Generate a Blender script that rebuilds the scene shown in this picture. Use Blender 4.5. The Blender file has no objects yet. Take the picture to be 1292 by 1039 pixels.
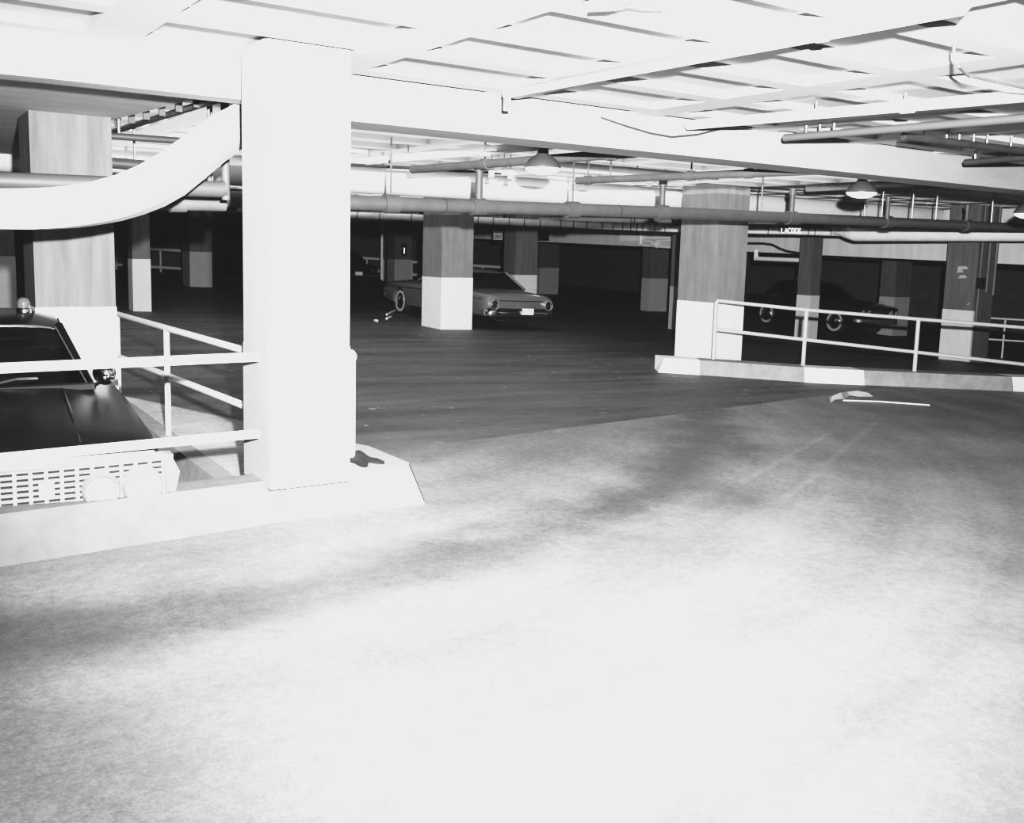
# Underground parking garage, black-and-white flash photograph.
# World axes follow the building grid: x and y run along the two column lines, z is up.
import bpy, bmesh, math, random
from mathutils import Vector, Matrix
random.seed(7)
S = bpy.context.scene
COL = S.collection
PI = math.pi

# ---------------------------------------------------------------- survey helpers
# The photograph was measured as a survey: a pixel and one known height, depth or wall plane give a
# real point in the building.
F = 1225.; CX, CY = 646., 475.
PT = math.atan(160 / 1225); RHO = math.atan(.027); CAMZ = 1.85
AZ = math.radians(33.8); ca, sa = math.cos(AZ), math.sin(AZ)
def c2w(v):                       # camera-azimuth frame -> building grid frame
    return Vector((v[0] * ca + v[1] * sa, -v[0] * sa + v[1] * ca, v[2]))
_R0 = Vector((1, 0, 0)); _U0 = Vector((0, math.sin(PT), math.cos(PT))); _F0 = Vector((0, math.cos(PT), -math.sin(PT)))
_R = _R0 * math.cos(RHO) + _U0 * math.sin(RHO); _U = _U0 * math.cos(RHO) - _R0 * math.sin(RHO)
EYE = Vector((0, 0, CAMZ))
def ray(x, y): return c2w(_F0 + _R * ((x - CX) / F) + _U * ((CY - y) / F))
def on_z(x, y, z):
    d = ray(x, y); return EYE + d * ((z - CAMZ) / d.z)
def on_x(x, y, X):
    d = ray(x, y); return EYE + d * (X / d.x)
def on_y(x, y, Y):
    d = ray(x, y); return EYE + d * (Y / d.y)
def at(x, y, D):                  # D = distance along the camera azimuth
    d = ray(x, y); return EYE + d * (D / (d.x * sa + d.y * ca))
GX, GY = -.034 * ca, .034 * sa    # the floor slab falls gently to the right
def fz(x, y): return GX * x + GY * y
def on_f(x, y, h=0):
    d = ray(x, y); return EYE + d * ((h - CAMZ) / (d.z - GX * d.x - GY * d.y))
def px_of(p):
    q = Vector(p) - EYE; R, U, W = c2w(_R), c2w(_U), c2w(_F0)
    w = q.dot(W); return CX + F * q.dot(R) / w, CY - F * q.dot(U) / w
DN = Vector((-GX, -GY, 1)).normalized()

# ---------------------------------------------------------------- materials (all greyscale film)
def new_mat(name):
    m = bpy.data.materials.new(name); m.use_nodes = True
    return m, m.node_tree, m.node_tree.nodes['Principled BSDF']
def g(v): return (v, v, v, 1)
def mat(name, v, rough=.6, metal=0., var=0., scale=6., stretch=(1, 1, 1), coat=0., emit=0., bump=0., spec=.5):
    m, t, b = new_mat(name)
    b.inputs['Roughness'].default_value = rough; b.inputs['Metallic'].default_value = metal
    b.inputs['Specular IOR Level'].default_value = spec
    if coat: b.inputs['Coat Weight'].default_value = coat; b.inputs['Coat Roughness'].default_value = .08
    if emit: b.inputs['Emission Color'].default_value = g(1); b.inputs['Emission Strength'].default_value = emit
    b.inputs['Base Color'].default_value = g(v)
    if var:
        tc = t.nodes.new('ShaderNodeTexCoord'); mp = t.nodes.new('ShaderNodeMapping'); mp.inputs['Scale'].default_value = stretch
        no = t.nodes.new('ShaderNodeTexNoise'); no.inputs['Scale'].default_value = scale; no.inputs['Detail'].default_value = 6
        no.inputs['Roughness'].default_value = .65
        mr = t.nodes.new('ShaderNodeMapRange'); mr.inputs['From Min'].default_value = .25; mr.inputs['From Max'].default_value = .75
        mr.inputs['To Min'].default_value = v * (1 - var); mr.inputs['To Max'].default_value = v * (1 + var)
        L = t.links.new
        L(tc.outputs['Object'], mp.inputs[0]); L(mp.outputs[0], no.inputs['Vector']); L(no.outputs['Fac'], mr.inputs['Value'])
        L(mr.outputs[0], b.inputs['Base Color'])
        if bump:
            bp = t.nodes.new('ShaderNodeBump'); bp.inputs['Strength'].default_value = bump; bp.inputs['Distance'].default_value = .02
            L(no.outputs['Fac'], bp.inputs['Height']); L(bp.outputs[0], b.inputs['Normal'])
    return m
M = {}
M['concrete'] = mat('board_formed_concrete', .20, .8, var=.24, scale=2.6, stretch=(2.6, 2.6, .5), bump=.3)
M['concrete_far'] = mat('falloff_dim_concrete', .115, .8, var=.25, scale=3, stretch=(4, 4, .4))  # column concrete darkened for distance, flash falloff put into the colour
M['white_paint'] = mat('white_traffic_paint', .86, .6, var=.05, scale=4)
M['white_mid'] = mat('falloff_mid_white', .60, .7, var=.08, scale=4)  # white paint dimmed for far columns, flash falloff painted in
M['white_dim'] = mat('falloff_dim_white', .36, .7, var=.08, scale=4)  # same white paint dimmed further, falloff again in the colour
M['concrete_l'] = mat('streaked_concrete', .115, .8, var=.38, scale=3.2, stretch=(3.5, 3.5, .35), bump=.3)
M['white_bright'] = mat('bright_white_paint', .33, .6, var=.16, scale=2, stretch=(2, 2, .5))
M['kerb_near'] = mat('near_kerb_concrete', .14, .85, var=.28, scale=5, bump=.3)
M['kerb'] = mat('kerb_concrete', .26, .85, var=.28, scale=5, bump=.3)
M['ceiling'] = mat('whitewashed_ceiling', .52, .9, var=.05, scale=1.2)
M['beam'] = mat('whitewashed_beam', .34, .85, var=.16, scale=1.6, stretch=(.5, 2, 2))
M['spandrel'] = mat('pale_spandrel', .62, .85, var=.12, scale=2, stretch=(1, 3, .3))
M['wall'] = mat('dark_wall', .10, .9, var=.3, scale=1.5, stretch=(1, 1, 2))
M['rail'] = mat('painted_rail', .80, .5, var=.05, scale=12)
M['pipe_grey'] = mat('grey_pipe', .10, .5, var=.2, scale=5)
M['pipe_dark'] = mat('dark_pipe', .04, .45, var=.25, scale=5)
M['pipe_white'] = mat('white_pipe', .84, .6, var=.06, scale=5)
M['lagging'] = mat('pipe_lagging', .72, .8, var=.15, scale=6)
M['band'] = mat('strap', .05, .6)
M['duct'] = mat('duct_lagging', .80, .75, var=.10, scale=3)
M['steel'] = mat('rod_steel', .25, .4, metal=.6)
M['black_paint'] = mat('black_car_paint', .006, .3, coat=.0, spec=.14)
M['silver_paint'] = mat('silver_car_paint', .20, .38, metal=.35, coat=.5)
M['chrome'] = mat('chrome', .75, .16, metal=1.)
M['chrome_matt'] = mat('bright_trim', .27, .5, metal=.0)
M['bezel'] = mat('satin_chrome', .65, .35, metal=.85)
M['black_gloss'] = mat('black_gloss_paint', .010, .22, coat=.6, spec=.5)
M['rubber'] = mat('tyre_rubber', .02, .8)
M['whitewall'] = mat('whitewall', .42, .7)
M['hub'] = mat('hubcap', .55, .2, metal=1.)
M['black'] = mat('flat_black', .008, .8)
M['dark_red'] = mat('tail_lens', .03, .15)
M['seat'] = mat('seat_cloth', .14, .8)
M['lens'] = mat('lamp_lens', .36, .25, coat=.2)
M['enamel'] = mat('enamel_shade', .06, .35)
M['globe'] = mat('opal_globe', .9, .4, emit=1.3)
M['paper'] = mat('paper', .8, .9)
M['wood'] = mat('pale_lath', .7, .8)
M['sign'] = mat('sign_white', .75, .6)
M['sign_grey'] = mat('sign_grey', .42, .7)
M['ink'] = mat('sign_ink', .02, .7)
M['rag'] = mat('dark_rag', .006, .9)
def glass_mat():
    m, t, b = new_mat('window_glass')
    t.nodes.remove(b); out = t.nodes['Material Output']
    tr = t.nodes.new('ShaderNodeBsdfTransparent'); tr.inputs[0].default_value = g(.8)
    gl = t.nodes.new('ShaderNodeBsdfGlossy'); gl.inputs['Roughness'].default_value = .03; gl.inputs[0].default_value = g(.8)
    fr = t.nodes.new('ShaderNodeFresnel'); fr.inputs[0].default_value = 1.5
    mx = t.nodes.new('ShaderNodeMixShader'); L = t.links.new
    L(fr.outputs[0], mx.inputs[0]); L(tr.outputs[0], mx.inputs[1]); L(gl.outputs[0], mx.inputs[2]); L(mx.outputs[0], out.inputs[0])
    return m
M['glass'] = glass_mat()

# seam between the light ramp slab and the dark asphalt, as a line on the ground
SEAM_A = on_f(575, 558); SEAM_B = on_f(1130, 488)
def floor_mat():
    m, t, b = new_mat('garage_floor'); N = t.nodes.new; L = t.links.new
    b.inputs['Roughness'].default_value = .62; b.inputs['Specular IOR Level'].default_value = .3
    ge = N('ShaderNodeNewGeometry'); sx = N('ShaderNodeSeparateXYZ'); L(ge.outputs['Position'], sx.inputs[0])
    def math_(op, a, c=None, clamp=False):
        n = N('ShaderNodeMath'); n.operation = op; n.use_clamp = clamp
        for i, v in enumerate((a, c)):
            if v is None: continue
            if isinstance(v, (int, float)): n.inputs[i].default_value = v
            else: L(v, n.inputs[i])
        return n.outputs[0]
    def noise(scale, detail=6, rough=.6, stretch=None, rot=0):
        n = N('ShaderNodeTexNoise'); n.inputs['Scale'].default_value = scale; n.inputs['Detail'].default_value = detail; n.inputs['Roughness'].default_value = rough
        if stretch:
            mp = N('ShaderNodeMapping'); mp.inputs['Scale'].default_value = stretch; mp.inputs['Rotation'].default_value = (0, 0, rot)
            L(ge.outputs['Position'], mp.inputs[0]); L(mp.outputs[0], n.inputs['Vector'])
        else: L(ge.outputs['Position'], n.inputs['Vector'])
        return n.outputs['Fac']
    def rng(v, a, c, lo, hi, smooth=False):
        n = N('ShaderNodeMapRange'); n.clamp = True
        if smooth: n.interpolation_type = 'SMOOTHSTEP'
        for i, q in zip(('From Min', 'From Max', 'To Min', 'To Max'), (a, c, lo, hi)): n.inputs[i].default_value = q
        L(v, n.inputs['Value']); return n.outputs[0]
    X, Y = sx.outputs[0], sx.outputs[1]
    ux, uy = (SEAM_B.x - SEAM_A.x), (SEAM_B.y - SEAM_A.y); ll = math.hypot(ux, uy); ux /= ll; uy /= ll
    # signed distance beyond the seam
    dist = math_('ADD', math_('MULTIPLY', X, -uy), math_('ADD', math_('MULTIPLY', Y, ux), uy * SEAM_A.x - ux * SEAM_A.y))
    wob = math_('MULTIPLY', math_('SUBTRACT', noise(2.), .5), .9)
    soft = rng(math_('ADD', dist, wob), -.9, 1.1, 0, 1, True)
    hard = rng(math_('ADD', dist, math_('MULTIPLY', math_('SUBTRACT', noise(30), .5), .05)), -.012, .012, 0, 1)
    sel = rng(X, 4.0, 5.6, 0, 1, True)
    asphalt = math_('ADD', math_('MULTIPLY', hard, sel), math_('MULTIPLY', soft, math_('SUBTRACT', 1, sel)), True)
    # pale concrete apron behind the white column, ending on a line of its own
    a2_, b2_ = on_f(147, 498), on_f(300, 530); vx, vy = b2_.x - a2_.x, b2_.y - a2_.y; l2 = math.hypot(vx, vy); vx /= l2; vy /= l2
    d2_ = math_('ADD', math_('MULTIPLY', X, vy), math_('SUBTRACT', math_('MULTIPLY', Y, -vx), vy * a2_.x - vx * a2_.y))
    if (on_f(200, 470).x - a2_.x) * vy - (on_f(200, 470).y - a2_.y) * vx < 0: d2_ = math_('MULTIPLY', d2_, -1)
    apron = math_('MULTIPLY', rng(d2_, -.03, .03, 1, 0), rng(X, 3.3, 4.6, 1, 0, True))
    asphalt = math_('MULTIPLY', asphalt, math_('SUBTRACT', 1, apron))
    # light slab: worn tyre paths sweeping round the corner
    cx, cy = 3.4, 40.0
    dx = math_('SUBTRACT', X, 1.2); dy = math_('SUBTRACT', Y, 13.2)
    rad = math_('SQRT', math_('ADD', math_('MULTIPLY', dx, dx), math_('MULTIPLY', dy, dy)))
    cmb = N('ShaderNodeCombineXYZ'); L(math_('MULTIPLY', rad, 2.2), cmb.inputs[0])
    L(math_('MULTIPLY', math_('ARCTAN2', dy, dx), 1.6), cmb.inputs[1])
    nb = N('ShaderNodeTexNoise'); nb.inputs['Scale'].default_value = 1.; nb.inputs['Detail'].default_value = 5; L(cmb.outputs[0], nb.inputs['Vector'])
    patch = noise(1.1, 5, .6); fine = noise(16, 8, .75); grit = noise(70, 3, .8)
    big = noise(.45, 3, .5)
    # dark traffic stain along the arc of radius about 8.6, pale to each side
    st = math_('ABSOLUTE', math_('SUBTRACT', rad, 8.55))
    stain = rng(math_('ADD', st, math_('MULTIPLY', math_('SUBTRACT', patch, .5), 1.1)), .0, .75, .50, 1.0, True)
    v = math_('MULTIPLY', stain, rng(nb.outputs['Fac'], .3, .7, .78, 1.18))
    v = math_('MULTIPLY', v, rng(patch, .3, .7, .80, 1.18))
    v = math_('MULTIPLY', v, rng(fine, .3, .7, .70, 1.3))
    v = math_('MULTIPLY', v, rng(grit, .3, .72, .70, 1.25))
    v = math_('MULTIPLY', v, rng(big, .3, .7, .85, 1.15))
    light = math_('MULTIPLY', v, .205)
    # asphalt: dark with scuffed streaks
    strk = noise(.8, 4, .55, (.45, 2.6, 1), .1); a2 = noise(7, 6, .7); st2 = noise(1.6, 5, .6, (.3, 6, 1), -.25)
    a = math_('MULTIPLY', math_('MULTIPLY', rng(strk, .3, .7, .6, 1.4), rng(st2, .3, .7, .85, 1.15)), rng(a2, .3, .7, .78, 1.22))
    a = math_('MULTIPLY', a, rng(grit, .3, .7, .8, 1.25))
    spot = rng(noise(5.5, 2, .5), .70, .76, 1, 3.2)
    a = math_('MULTIPLY', math_('MULTIPLY', a, spot), .088)
    # oily patch close to the right kerb
    mx = N('ShaderNodeMix'); mx.data_type = 'FLOAT'
    L(asphalt, mx.inputs[0]); L(light, mx.inputs[2]); L(a, mx.inputs[3])
    # apron colour raised further, fading out toward its near and right edges
    near = math_('ADD', 1, math_('MULTIPLY', math_('MULTIPLY', apron, rng(X, 2.6, 3.2, 1, 0, True)), rng(Y, 6.2, 7.2, 0, 1.6, True)))
    col = math_('MULTIPLY', mx.outputs[0], near)
    # thin pale tyre tracks sweeping toward the upper right
    for pa, pb in (((925, 615), (1062, 538)), ((1035, 592), (1112, 527)), ((975, 640), (1040, 592))):
        A_, B_ = on_f(*pa), on_f(*pb); wx_, wy_ = B_.x - A_.x, B_.y - A_.y; lw = math.hypot(wx_, wy_); wx_ /= lw; wy_ /= lw
        al = math_('ADD', math_('MULTIPLY', math_('SUBTRACT', X, A_.x), wx_), math_('MULTIPLY', math_('SUBTRACT', Y, A_.y), wy_))
        ac = math_('ABSOLUTE', math_('SUBTRACT', math_('MULTIPLY', math_('SUBTRACT', X, A_.x), wy_), math_('MULTIPLY', math_('SUBTRACT', Y, A_.y), wx_)))
        on = math_('MULTIPLY', rng(ac, .012, .05, .2, 0), math_('MULTIPLY', rng(al, 0, .6, 0, 1), rng(al, lw - .6, lw, 1, 0)))
        col = math_('MULTIPLY', col, math_('ADD', 1, on))
    L(col, b.inputs['Base Color'])
    bp = N('ShaderNodeBump'); bp.inputs['Strength'].default_value = .25; bp.inputs['Distance'].default_value = .01
    L(fine, bp.inputs['Height']); L(bp.outputs[0], b.inputs['Normal'])
    return m
M['floor'] = floor_mat()

# ---------------------------------------------------------------- mesh helpers
def obj(name, bm, m, parent=None, smooth=None, loc=None):
    me = bpy.data.meshes.new(name)
    bmesh.ops.recalc_face_normals(bm, faces=bm.faces)
    bm.to_mesh(me); bm.free()
    for mm in (m if isinstance(m, (list, tuple)) else [m]): me.materials.append(mm)
    if smooth:
        for p in me.polygons: p.use_smooth = True
        me.set_sharp_from_angle(angle=math.radians(smooth))
    o = bpy.data.objects.new(name, me); COL.objects.link(o)
    if parent: o.parent = parent
    if loc: o.location = loc
    return o
def tag(o, label, cat, group=None):
    o['label'] = label; o['category'] = cat
    if group: o['group'] = group
    return o
def thing(name, label, cat, loc=(0, 0, 0), group=None):
    o = bpy.data.objects.new(name, None); COL.objects.link(o); o.location = loc
    o.empty_display_size = .2
    return tag(o, label, cat, group)
def struct(name, bm, m, **k):
    o = obj(name, bm, m, **k); o['kind'] = 'structure'; return o
def quad(bm, pts, mi=0):
    f = bm.faces.new([bm.verts.new(p) for p in pts]); f.material_index = mi; return f
def box(bm, x0, y0, z0, x1, y1, z1, mi=0):
    v = [bm.verts.new((x, y, z)) for z in (z0, z1) for (x, y) in ((x0, y0), (x1, y0), (x1, y1), (x0, y1))]
    for q in ((0, 3, 2, 1), (4, 5, 6, 7), (0, 1, 5, 4), (1, 2, 6, 5), (2, 3, 7, 6), (3, 0, 4, 7)):
        bm.faces.new([v[i] for i in q]).material_index = mi
def bevel(bm, w, seg=2, ang=30):
    es = [e for e in bm.edges if len(e.link_faces) == 2 and e.calc_face_angle(0) > math.radians(ang)]
    bmesh.ops.bevel(bm, geom=es, offset=w, segments=seg, affect='EDGES', clamp_overlap=True)
def tube(bm, pts, r, seg=12, cap=True):
    pts = [Vector(p) for p in pts]; rs = r if isinstance(r, (list, tuple)) else [r] * len(pts)
    t0 = (pts[1] - pts[0]).normalized()
    up = Vector((0, 0, 1)) if abs(t0.z) < .9 else Vector((1, 0, 0))
    n = (up - t0 * up.dot(t0)).normalized(); rings = []
    for i, p in enumerate(pts):
        a = (pts[i] - pts[i - 1]).normalized() if i else None
        c = (pts[i + 1] - pts[i]).normalized() if i < len(pts) - 1 else None
        t = ((a + c) if a and c else (a or c)).normalized()
        n = (n - t * n.dot(t)).normalized(); b = t.cross(n)
        k = 1 / max(.5, (t.dot(a) if a else 1))
        rings.append([bm.verts.new(p + (n * math.cos(q) + b * math.sin(q)) * rs[i] * (k if a and c else 1)) for q in [2 * PI * j / seg for j in range(seg)]])
    for A, B in zip(rings, rings[1:]):
        for j in range(seg): bm.faces.new((A[j], A[(j + 1) % seg], B[(j + 1) % seg], B[j]))
    if cap: bm.faces.new(rings[0]); bm.faces.new(rings[-1])
def tubes(*items):
    bm = bmesh.new()
    for it in items: tube(bm, *it)
    return bm
def lathe(bm, prof, seg=24, mtx=None):
    rings = []
    for r, z in prof:
        if r < 1e-5: rings.append([bm.verts.new((0, 0, z))])
        else: rings.append([bm.verts.new((r * math.cos(2 * PI * j / seg), r * math.sin(2 * PI * j / seg), z)) for j in range(seg)])
    vs = [v for q in rings for v in q]
    for A, B in zip(rings, rings[1:]):
        for j in range(seg):
            k = (j + 1) % seg
            if len(A) == 1 and len(B) > 1: bm.faces.new((A[0], B[j], B[k]))
            elif len(B) == 1 and len(A) > 1: bm.faces.new((A[j], A[k], B[0]))
            elif len(A) > 1: bm.faces.new((A[j], A[k], B[k], B[j]))
    if mtx is not None: bmesh.ops.transform(bm, matrix=mtx, verts=vs)
def prism(bm, poly, zlo, zhi, mi=0):       # zlo / zhi numbers or functions of (x, y)
    fl = zlo if callable(zlo) else (lambda x, y: zlo); fh = zhi if callable(zhi) else (lambda x, y: zhi)
    a = [bm.verts.new((x, y, fl(x, y))) for x, y in poly]; b = [bm.verts.new((x, y, fh(x, y))) for x, y in poly]
    n = len(poly)
    bm.faces.new(a[::-1]).material_index = mi; bm.faces.new(b).material_index = mi
    for i in range(n): bm.faces.new((a[i], a[(i + 1) % n], b[(i + 1) % n], b[i])).material_index = mi
def copy_tree(o, parent=None):
    c = o.copy(); COL.objects.link(c)
    if parent: c.parent = parent
    for ch in list(o.children): copy_tree(ch, c)
    return c
def arc(p0, p1, p2, n=8):                  # quadratic bend
    p0, p1, p2 = Vector(p0), Vector(p1), Vector(p2)
    return [p0 * (1 - t) ** 2 + p1 * 2 * t * (1 - t) + p2 * t * t for t in [i / n for i in range(n + 1)]]

# ---------------------------------------------------------------- floor, lower ramp, ceiling, walls
X0, X1, Y0, Y1 = -13., 34., -9., 47.
PITX, PITY0, PITY1 = 2.12, 5.95, 14.
bm = bmesh.new()
def fp(x, y): return (x, y, fz(x, y))
for (a, b, c, d) in ((X0, Y0, X1, PITY0), (PITX, PITY0, X1, Y1), (X0, PITY1, PITX, Y1)):
    quad(bm, [fp(a, b), fp(c, b), fp(c, d), fp(a, d)])
struct('floor', bm, M['floor'])
LZ = lambda y: -.165 + (y - 8.39) * .018
bm = bmesh.new()
quad(bm, [(X0, PITY0, LZ(PITY0)), (PITX, PITY0, LZ(PITY0)), (PITX, 11.2, LZ(11.2)), (X0, 11.2, LZ(11.2))])
quad(bm, [(X0, 11.2, LZ(11.2)), (PITX, 11.2, LZ(11.2)), (PITX, PITY1, fz(PITX, PITY1)), (X0, PITY1, fz(X0, PITY1))])
M['ramp'] = mat('ramp_concrete', .17, .85, var=.3, scale=4)
struct('floor_ramp', bm, M['ramp'])
bm = bmesh.new()
box(bm, PITX, PITY0 + .3, -.6, PITX + .16, PITY1, 0)
for v in bm.verts:
    if v.co.z > -.1: v.co.z = fz(v.co.x, v.co.y) + .015
struct('wall_ramp', bm, M['kerb'])

ZC = 3.05; CH = .055
bm = bmesh.new()
px0, py0 = 2.96 - 1.49 * 10, 3.37 - .79 * 15
xs, ys = [], []
for i in range(33): xs += [px0 + 1.49 * i, px0 + 1.49 * i + 1.17]
for j in range(74): ys += [py0 + .79 * j, py0 + .79 * j + .60]
xs = [x for x in xs if x < X1 + .5]; ys = [y for y in ys if y < Y1 + .5]
if len(xs) % 2: xs.pop()
if len(ys) % 2: ys.pop()
xs = [X0 - .5] + xs if xs[0] > X0 else xs
grid = {}
def cv(i, j):
    if (i, j) not in grid: grid[i, j] = bm.verts.new((xs[i], ys[j], ZC))
    return grid[i, j]
off = 1 if xs[0] == X0 - .5 else 0
for i in range(len(xs) - 1):
    for j in range(len(ys) - 1):
        q = [cv(i, j), cv(i + 1, j), cv(i + 1, j + 1), cv(i, j + 1)]
        if (i - off) % 2 == 0 and i >= off and j % 2 == 0:
            tp = [bm.verts.new((v.co.x, v.co.y, ZC + CH)) for v in q]
            bm.faces.new(tp)
            for k in range(4): bm.faces.new((q[k], q[(k + 1) % 4], tp[(k + 1) % 4], tp[k]))
        else: bm.faces.new(q)
struct('ceiling', bm, M['ceiling'])

bm = bmesh.new(); box(bm, X1, Y0, -1.6, X1 + .3, Y1, ZC + .2); struct('wall_back', bm, M['wall'])
bm = bmesh.new(); box(bm, X0, Y1, -1.0, X1 + .3, Y1 + .3, ZC + .2); struct('wall_left', bm, M['wall'])
bm = bmesh.new(); box(bm, X0 - .3, 5, -1.0, X0, Y1, ZC + .2); struct('wall_ramp_end', bm, M['wall'])

# ---------------------------------------------------------------- columns
COLS = {}
def column(key, xl, xc, xr, yb, label, off=0., D=None, paint=1.14, zt=ZC + .03, sink=.02, white=False, group=None, far=False):
    """left, corner and right edge pixels at the foot; yb = pixel row of the nearest foot corner"""
    c = on_f(xc, yb, off) if D is None else at(xc, yb, D)
    zb = fz(c.x, c.y) - sink if not white else c.z - .06
    if D is not None: zb = fz(c.x, c.y) - sink
    def solve(dirx, target):
        lo, hi = .05, 3.
        for _ in range(50):
            mid = (lo + hi) / 2
            q = px_of((c.x + mid * dirx, c.y + mid * (1 - dirx), c.z))[0]
            if (q < target) == (dirx == 1): lo = mid
            else: hi = mid
        return lo
    wx, wy = solve(1, xr), solve(0, xl)
    wx = max(.35, min(1.3, wx)); wy = max(.35, min(1.3, wy))
    t = thing('concrete_column', label, 'column', (c.x + wx / 2, c.y + wy / 2, zb), group)
    zp = fz(c.x, c.y) + paint
    x, y = wx / 2, wy / 2
    bm = bmesh.new(); box(bm, -x, -y, 0 if key == 'C1215' else zp - zb, x, y, zt - zb); bevel(bm, .025, 1)
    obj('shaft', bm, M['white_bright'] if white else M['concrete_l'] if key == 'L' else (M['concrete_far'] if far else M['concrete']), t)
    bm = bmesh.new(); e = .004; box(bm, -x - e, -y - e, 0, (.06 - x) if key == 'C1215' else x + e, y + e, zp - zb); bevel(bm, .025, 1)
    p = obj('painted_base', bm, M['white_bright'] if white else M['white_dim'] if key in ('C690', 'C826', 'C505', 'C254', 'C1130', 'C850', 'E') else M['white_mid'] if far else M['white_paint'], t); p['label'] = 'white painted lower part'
    COLS[key] = (c, wx, wy, zb, t)
    return t
column('N', 309, 342, 440, 607, 'thick bright white column on the near curb island, closest column of all', off=.30, white=True)
column('L', 36, 49, 149, 500, 'grey column with white base rising right behind the black car at far left', D=7.95, paint=1.14, sink=.35, zt=2.9)
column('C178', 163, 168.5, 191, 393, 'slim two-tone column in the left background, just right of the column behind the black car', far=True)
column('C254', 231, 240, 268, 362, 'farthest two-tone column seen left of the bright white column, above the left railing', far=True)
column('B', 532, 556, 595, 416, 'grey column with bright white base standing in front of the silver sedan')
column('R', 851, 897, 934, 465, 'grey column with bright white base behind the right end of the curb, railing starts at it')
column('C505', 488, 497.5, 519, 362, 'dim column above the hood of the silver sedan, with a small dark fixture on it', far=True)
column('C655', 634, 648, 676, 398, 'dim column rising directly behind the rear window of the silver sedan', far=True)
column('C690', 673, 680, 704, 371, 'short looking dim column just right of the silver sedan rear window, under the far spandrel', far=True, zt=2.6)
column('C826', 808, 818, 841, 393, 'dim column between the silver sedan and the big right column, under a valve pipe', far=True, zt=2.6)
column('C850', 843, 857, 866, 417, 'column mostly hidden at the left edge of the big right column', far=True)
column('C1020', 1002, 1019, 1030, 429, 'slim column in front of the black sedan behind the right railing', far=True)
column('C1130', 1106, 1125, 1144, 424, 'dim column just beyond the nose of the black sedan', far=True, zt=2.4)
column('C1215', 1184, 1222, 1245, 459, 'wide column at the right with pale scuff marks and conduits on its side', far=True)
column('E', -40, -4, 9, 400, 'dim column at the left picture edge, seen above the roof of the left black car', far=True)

# ---------------------------------------------------------------- beams and soffits
bm = bmesh.new()
YB = 6.68; XS = 21.35
zb_ = (on_y(440, 153, YB).z + on_y(1292, 240, YB).z) / 2
box(bm, 2.3, YB, zb_, XS - .01, YB + .46, ZC + .02); bevel(bm, .03, 2)
tag(obj('ceiling_beam', bm, M['beam'], smooth=40), 'long whitewashed beam running from the white column across the upper right', 'beam')

# band over the ramp opening at upper left, curving back at its left end
zb2 = on_y(299, 125, 6.5).z; pts = []
xr_ = 2.3; xl_ = on_y(62, 97, 6.5).x
path = [(xr_, 6.5), ((xr_ + xl_) / 2, 6.5), (xl_, 6.5)]
RC = 1.5
for i in range(1, 13):
    a = PI / 2 * i / 12; path.append((xl_ - RC * math.sin(a), 6.5 + RC * (1 - math.cos(a))))
path.append((xl_ - RC, 14.))
bm = bmesh.new(); rings = []
for i, (x, y) in enumerate(path):
    a = Vector(path[max(0, i - 1)]); b = Vector(path[min(len(path) - 1, i + 1)]); d = (b - a).normalized(); n = Vector((d.y, -d.x))
    if n.y < 0 and i < 3: n = -n
    n = Vector((-d.y, d.x)) if Vector((-d.y, d.x)).dot(Vector((xl_ + 1, 10)) - Vector((x, y))) > 0 else Vector((d.y, -d.x))
    ib = Vector((x, y)) + n * .22
    rings.append([bm.verts.new(q) for q in ((x, y, zb2), (x, y, ZC + .02), (ib.x, ib.y, ZC + .02), (ib.x, ib.y, zb2))])
for A, B in zip(rings, rings[1:]):
    for k in range(4): bm.faces.new((A[k], A[(k + 1) % 4], B[(k + 1) % 4], B[k]))
bm.faces.new(rings[0]); bm.faces.new(rings[-1])
tag(obj('curved_edge_beam', bm, M['beam'], smooth=30), 'white edge beam over the left car, bending back at its left end', 'beam')
e1 = on_z(262, 127, zb2 + .03); e2 = on_z(138, 158, zb2 + .03)
bm = bmesh.new(); prism(bm, [(xl_ - RC + .2, 6.72), (e1.x + .03, 6.72), (e2.x, e2.y + .0), (e2.x, 14), (xl_ - RC + .2, 14)], zb2 + .065, ZC + .01)
M['soffit'] = mat('grey_soffit', .52, .85, var=.2, scale=1.5, stretch=(1, 3, 1))
tag(obj('soffit_slab', bm, M['soffit']), 'grey lowered soffit over the black car, resting on the column behind it', 'soffit')
# conduit fastened along the slab edge
e1.x += .10; e2.x += .10
bm = tubes(([e1 + Vector((0, .1, .03)), e2 + Vector((0, 3, .03))], .028, 8))
for i in range(7):
    p = e1.lerp(e2, i / 6) + Vector((-.01, .1, .03)); box(bm, p.x - .025, p.y - .012, p.z - .025, p.x + .025, p.y + .012, p.z + .05)
tag(obj('clipped_conduit', bm, M['pipe_dark']), 'dark conduit with clips along the right edge of the grey soffit', 'pipe')

# spandrel walls far behind

bm = bmesh.new(); prism(bm, [(XS, -2), (XS + .35, -2), (XS + .35, Y1 - .01), (XS, Y1 - .01)], lambda x, y: fz(x, y) + 2.20, ZC - .003)
tag(obj('far_spandrel', bm, M['spandrel']), 'pale far spandrel beam behind the right columns, above the dark parking bays', 'beam')
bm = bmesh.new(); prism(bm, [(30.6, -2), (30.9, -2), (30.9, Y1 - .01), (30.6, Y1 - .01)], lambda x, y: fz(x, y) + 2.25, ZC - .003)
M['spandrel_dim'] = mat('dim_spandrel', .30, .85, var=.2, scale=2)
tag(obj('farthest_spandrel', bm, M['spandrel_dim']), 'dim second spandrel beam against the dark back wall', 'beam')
p0, p1 = on_x(783, 292, XS - .03), on_x(853, 305, XS - .03)
bm = bmesh.new(); box(bm, XS - .05, min(p0.y, p1.y), p1.z, XS - .004, max(p0.y, p1.y), p0.z)
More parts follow.
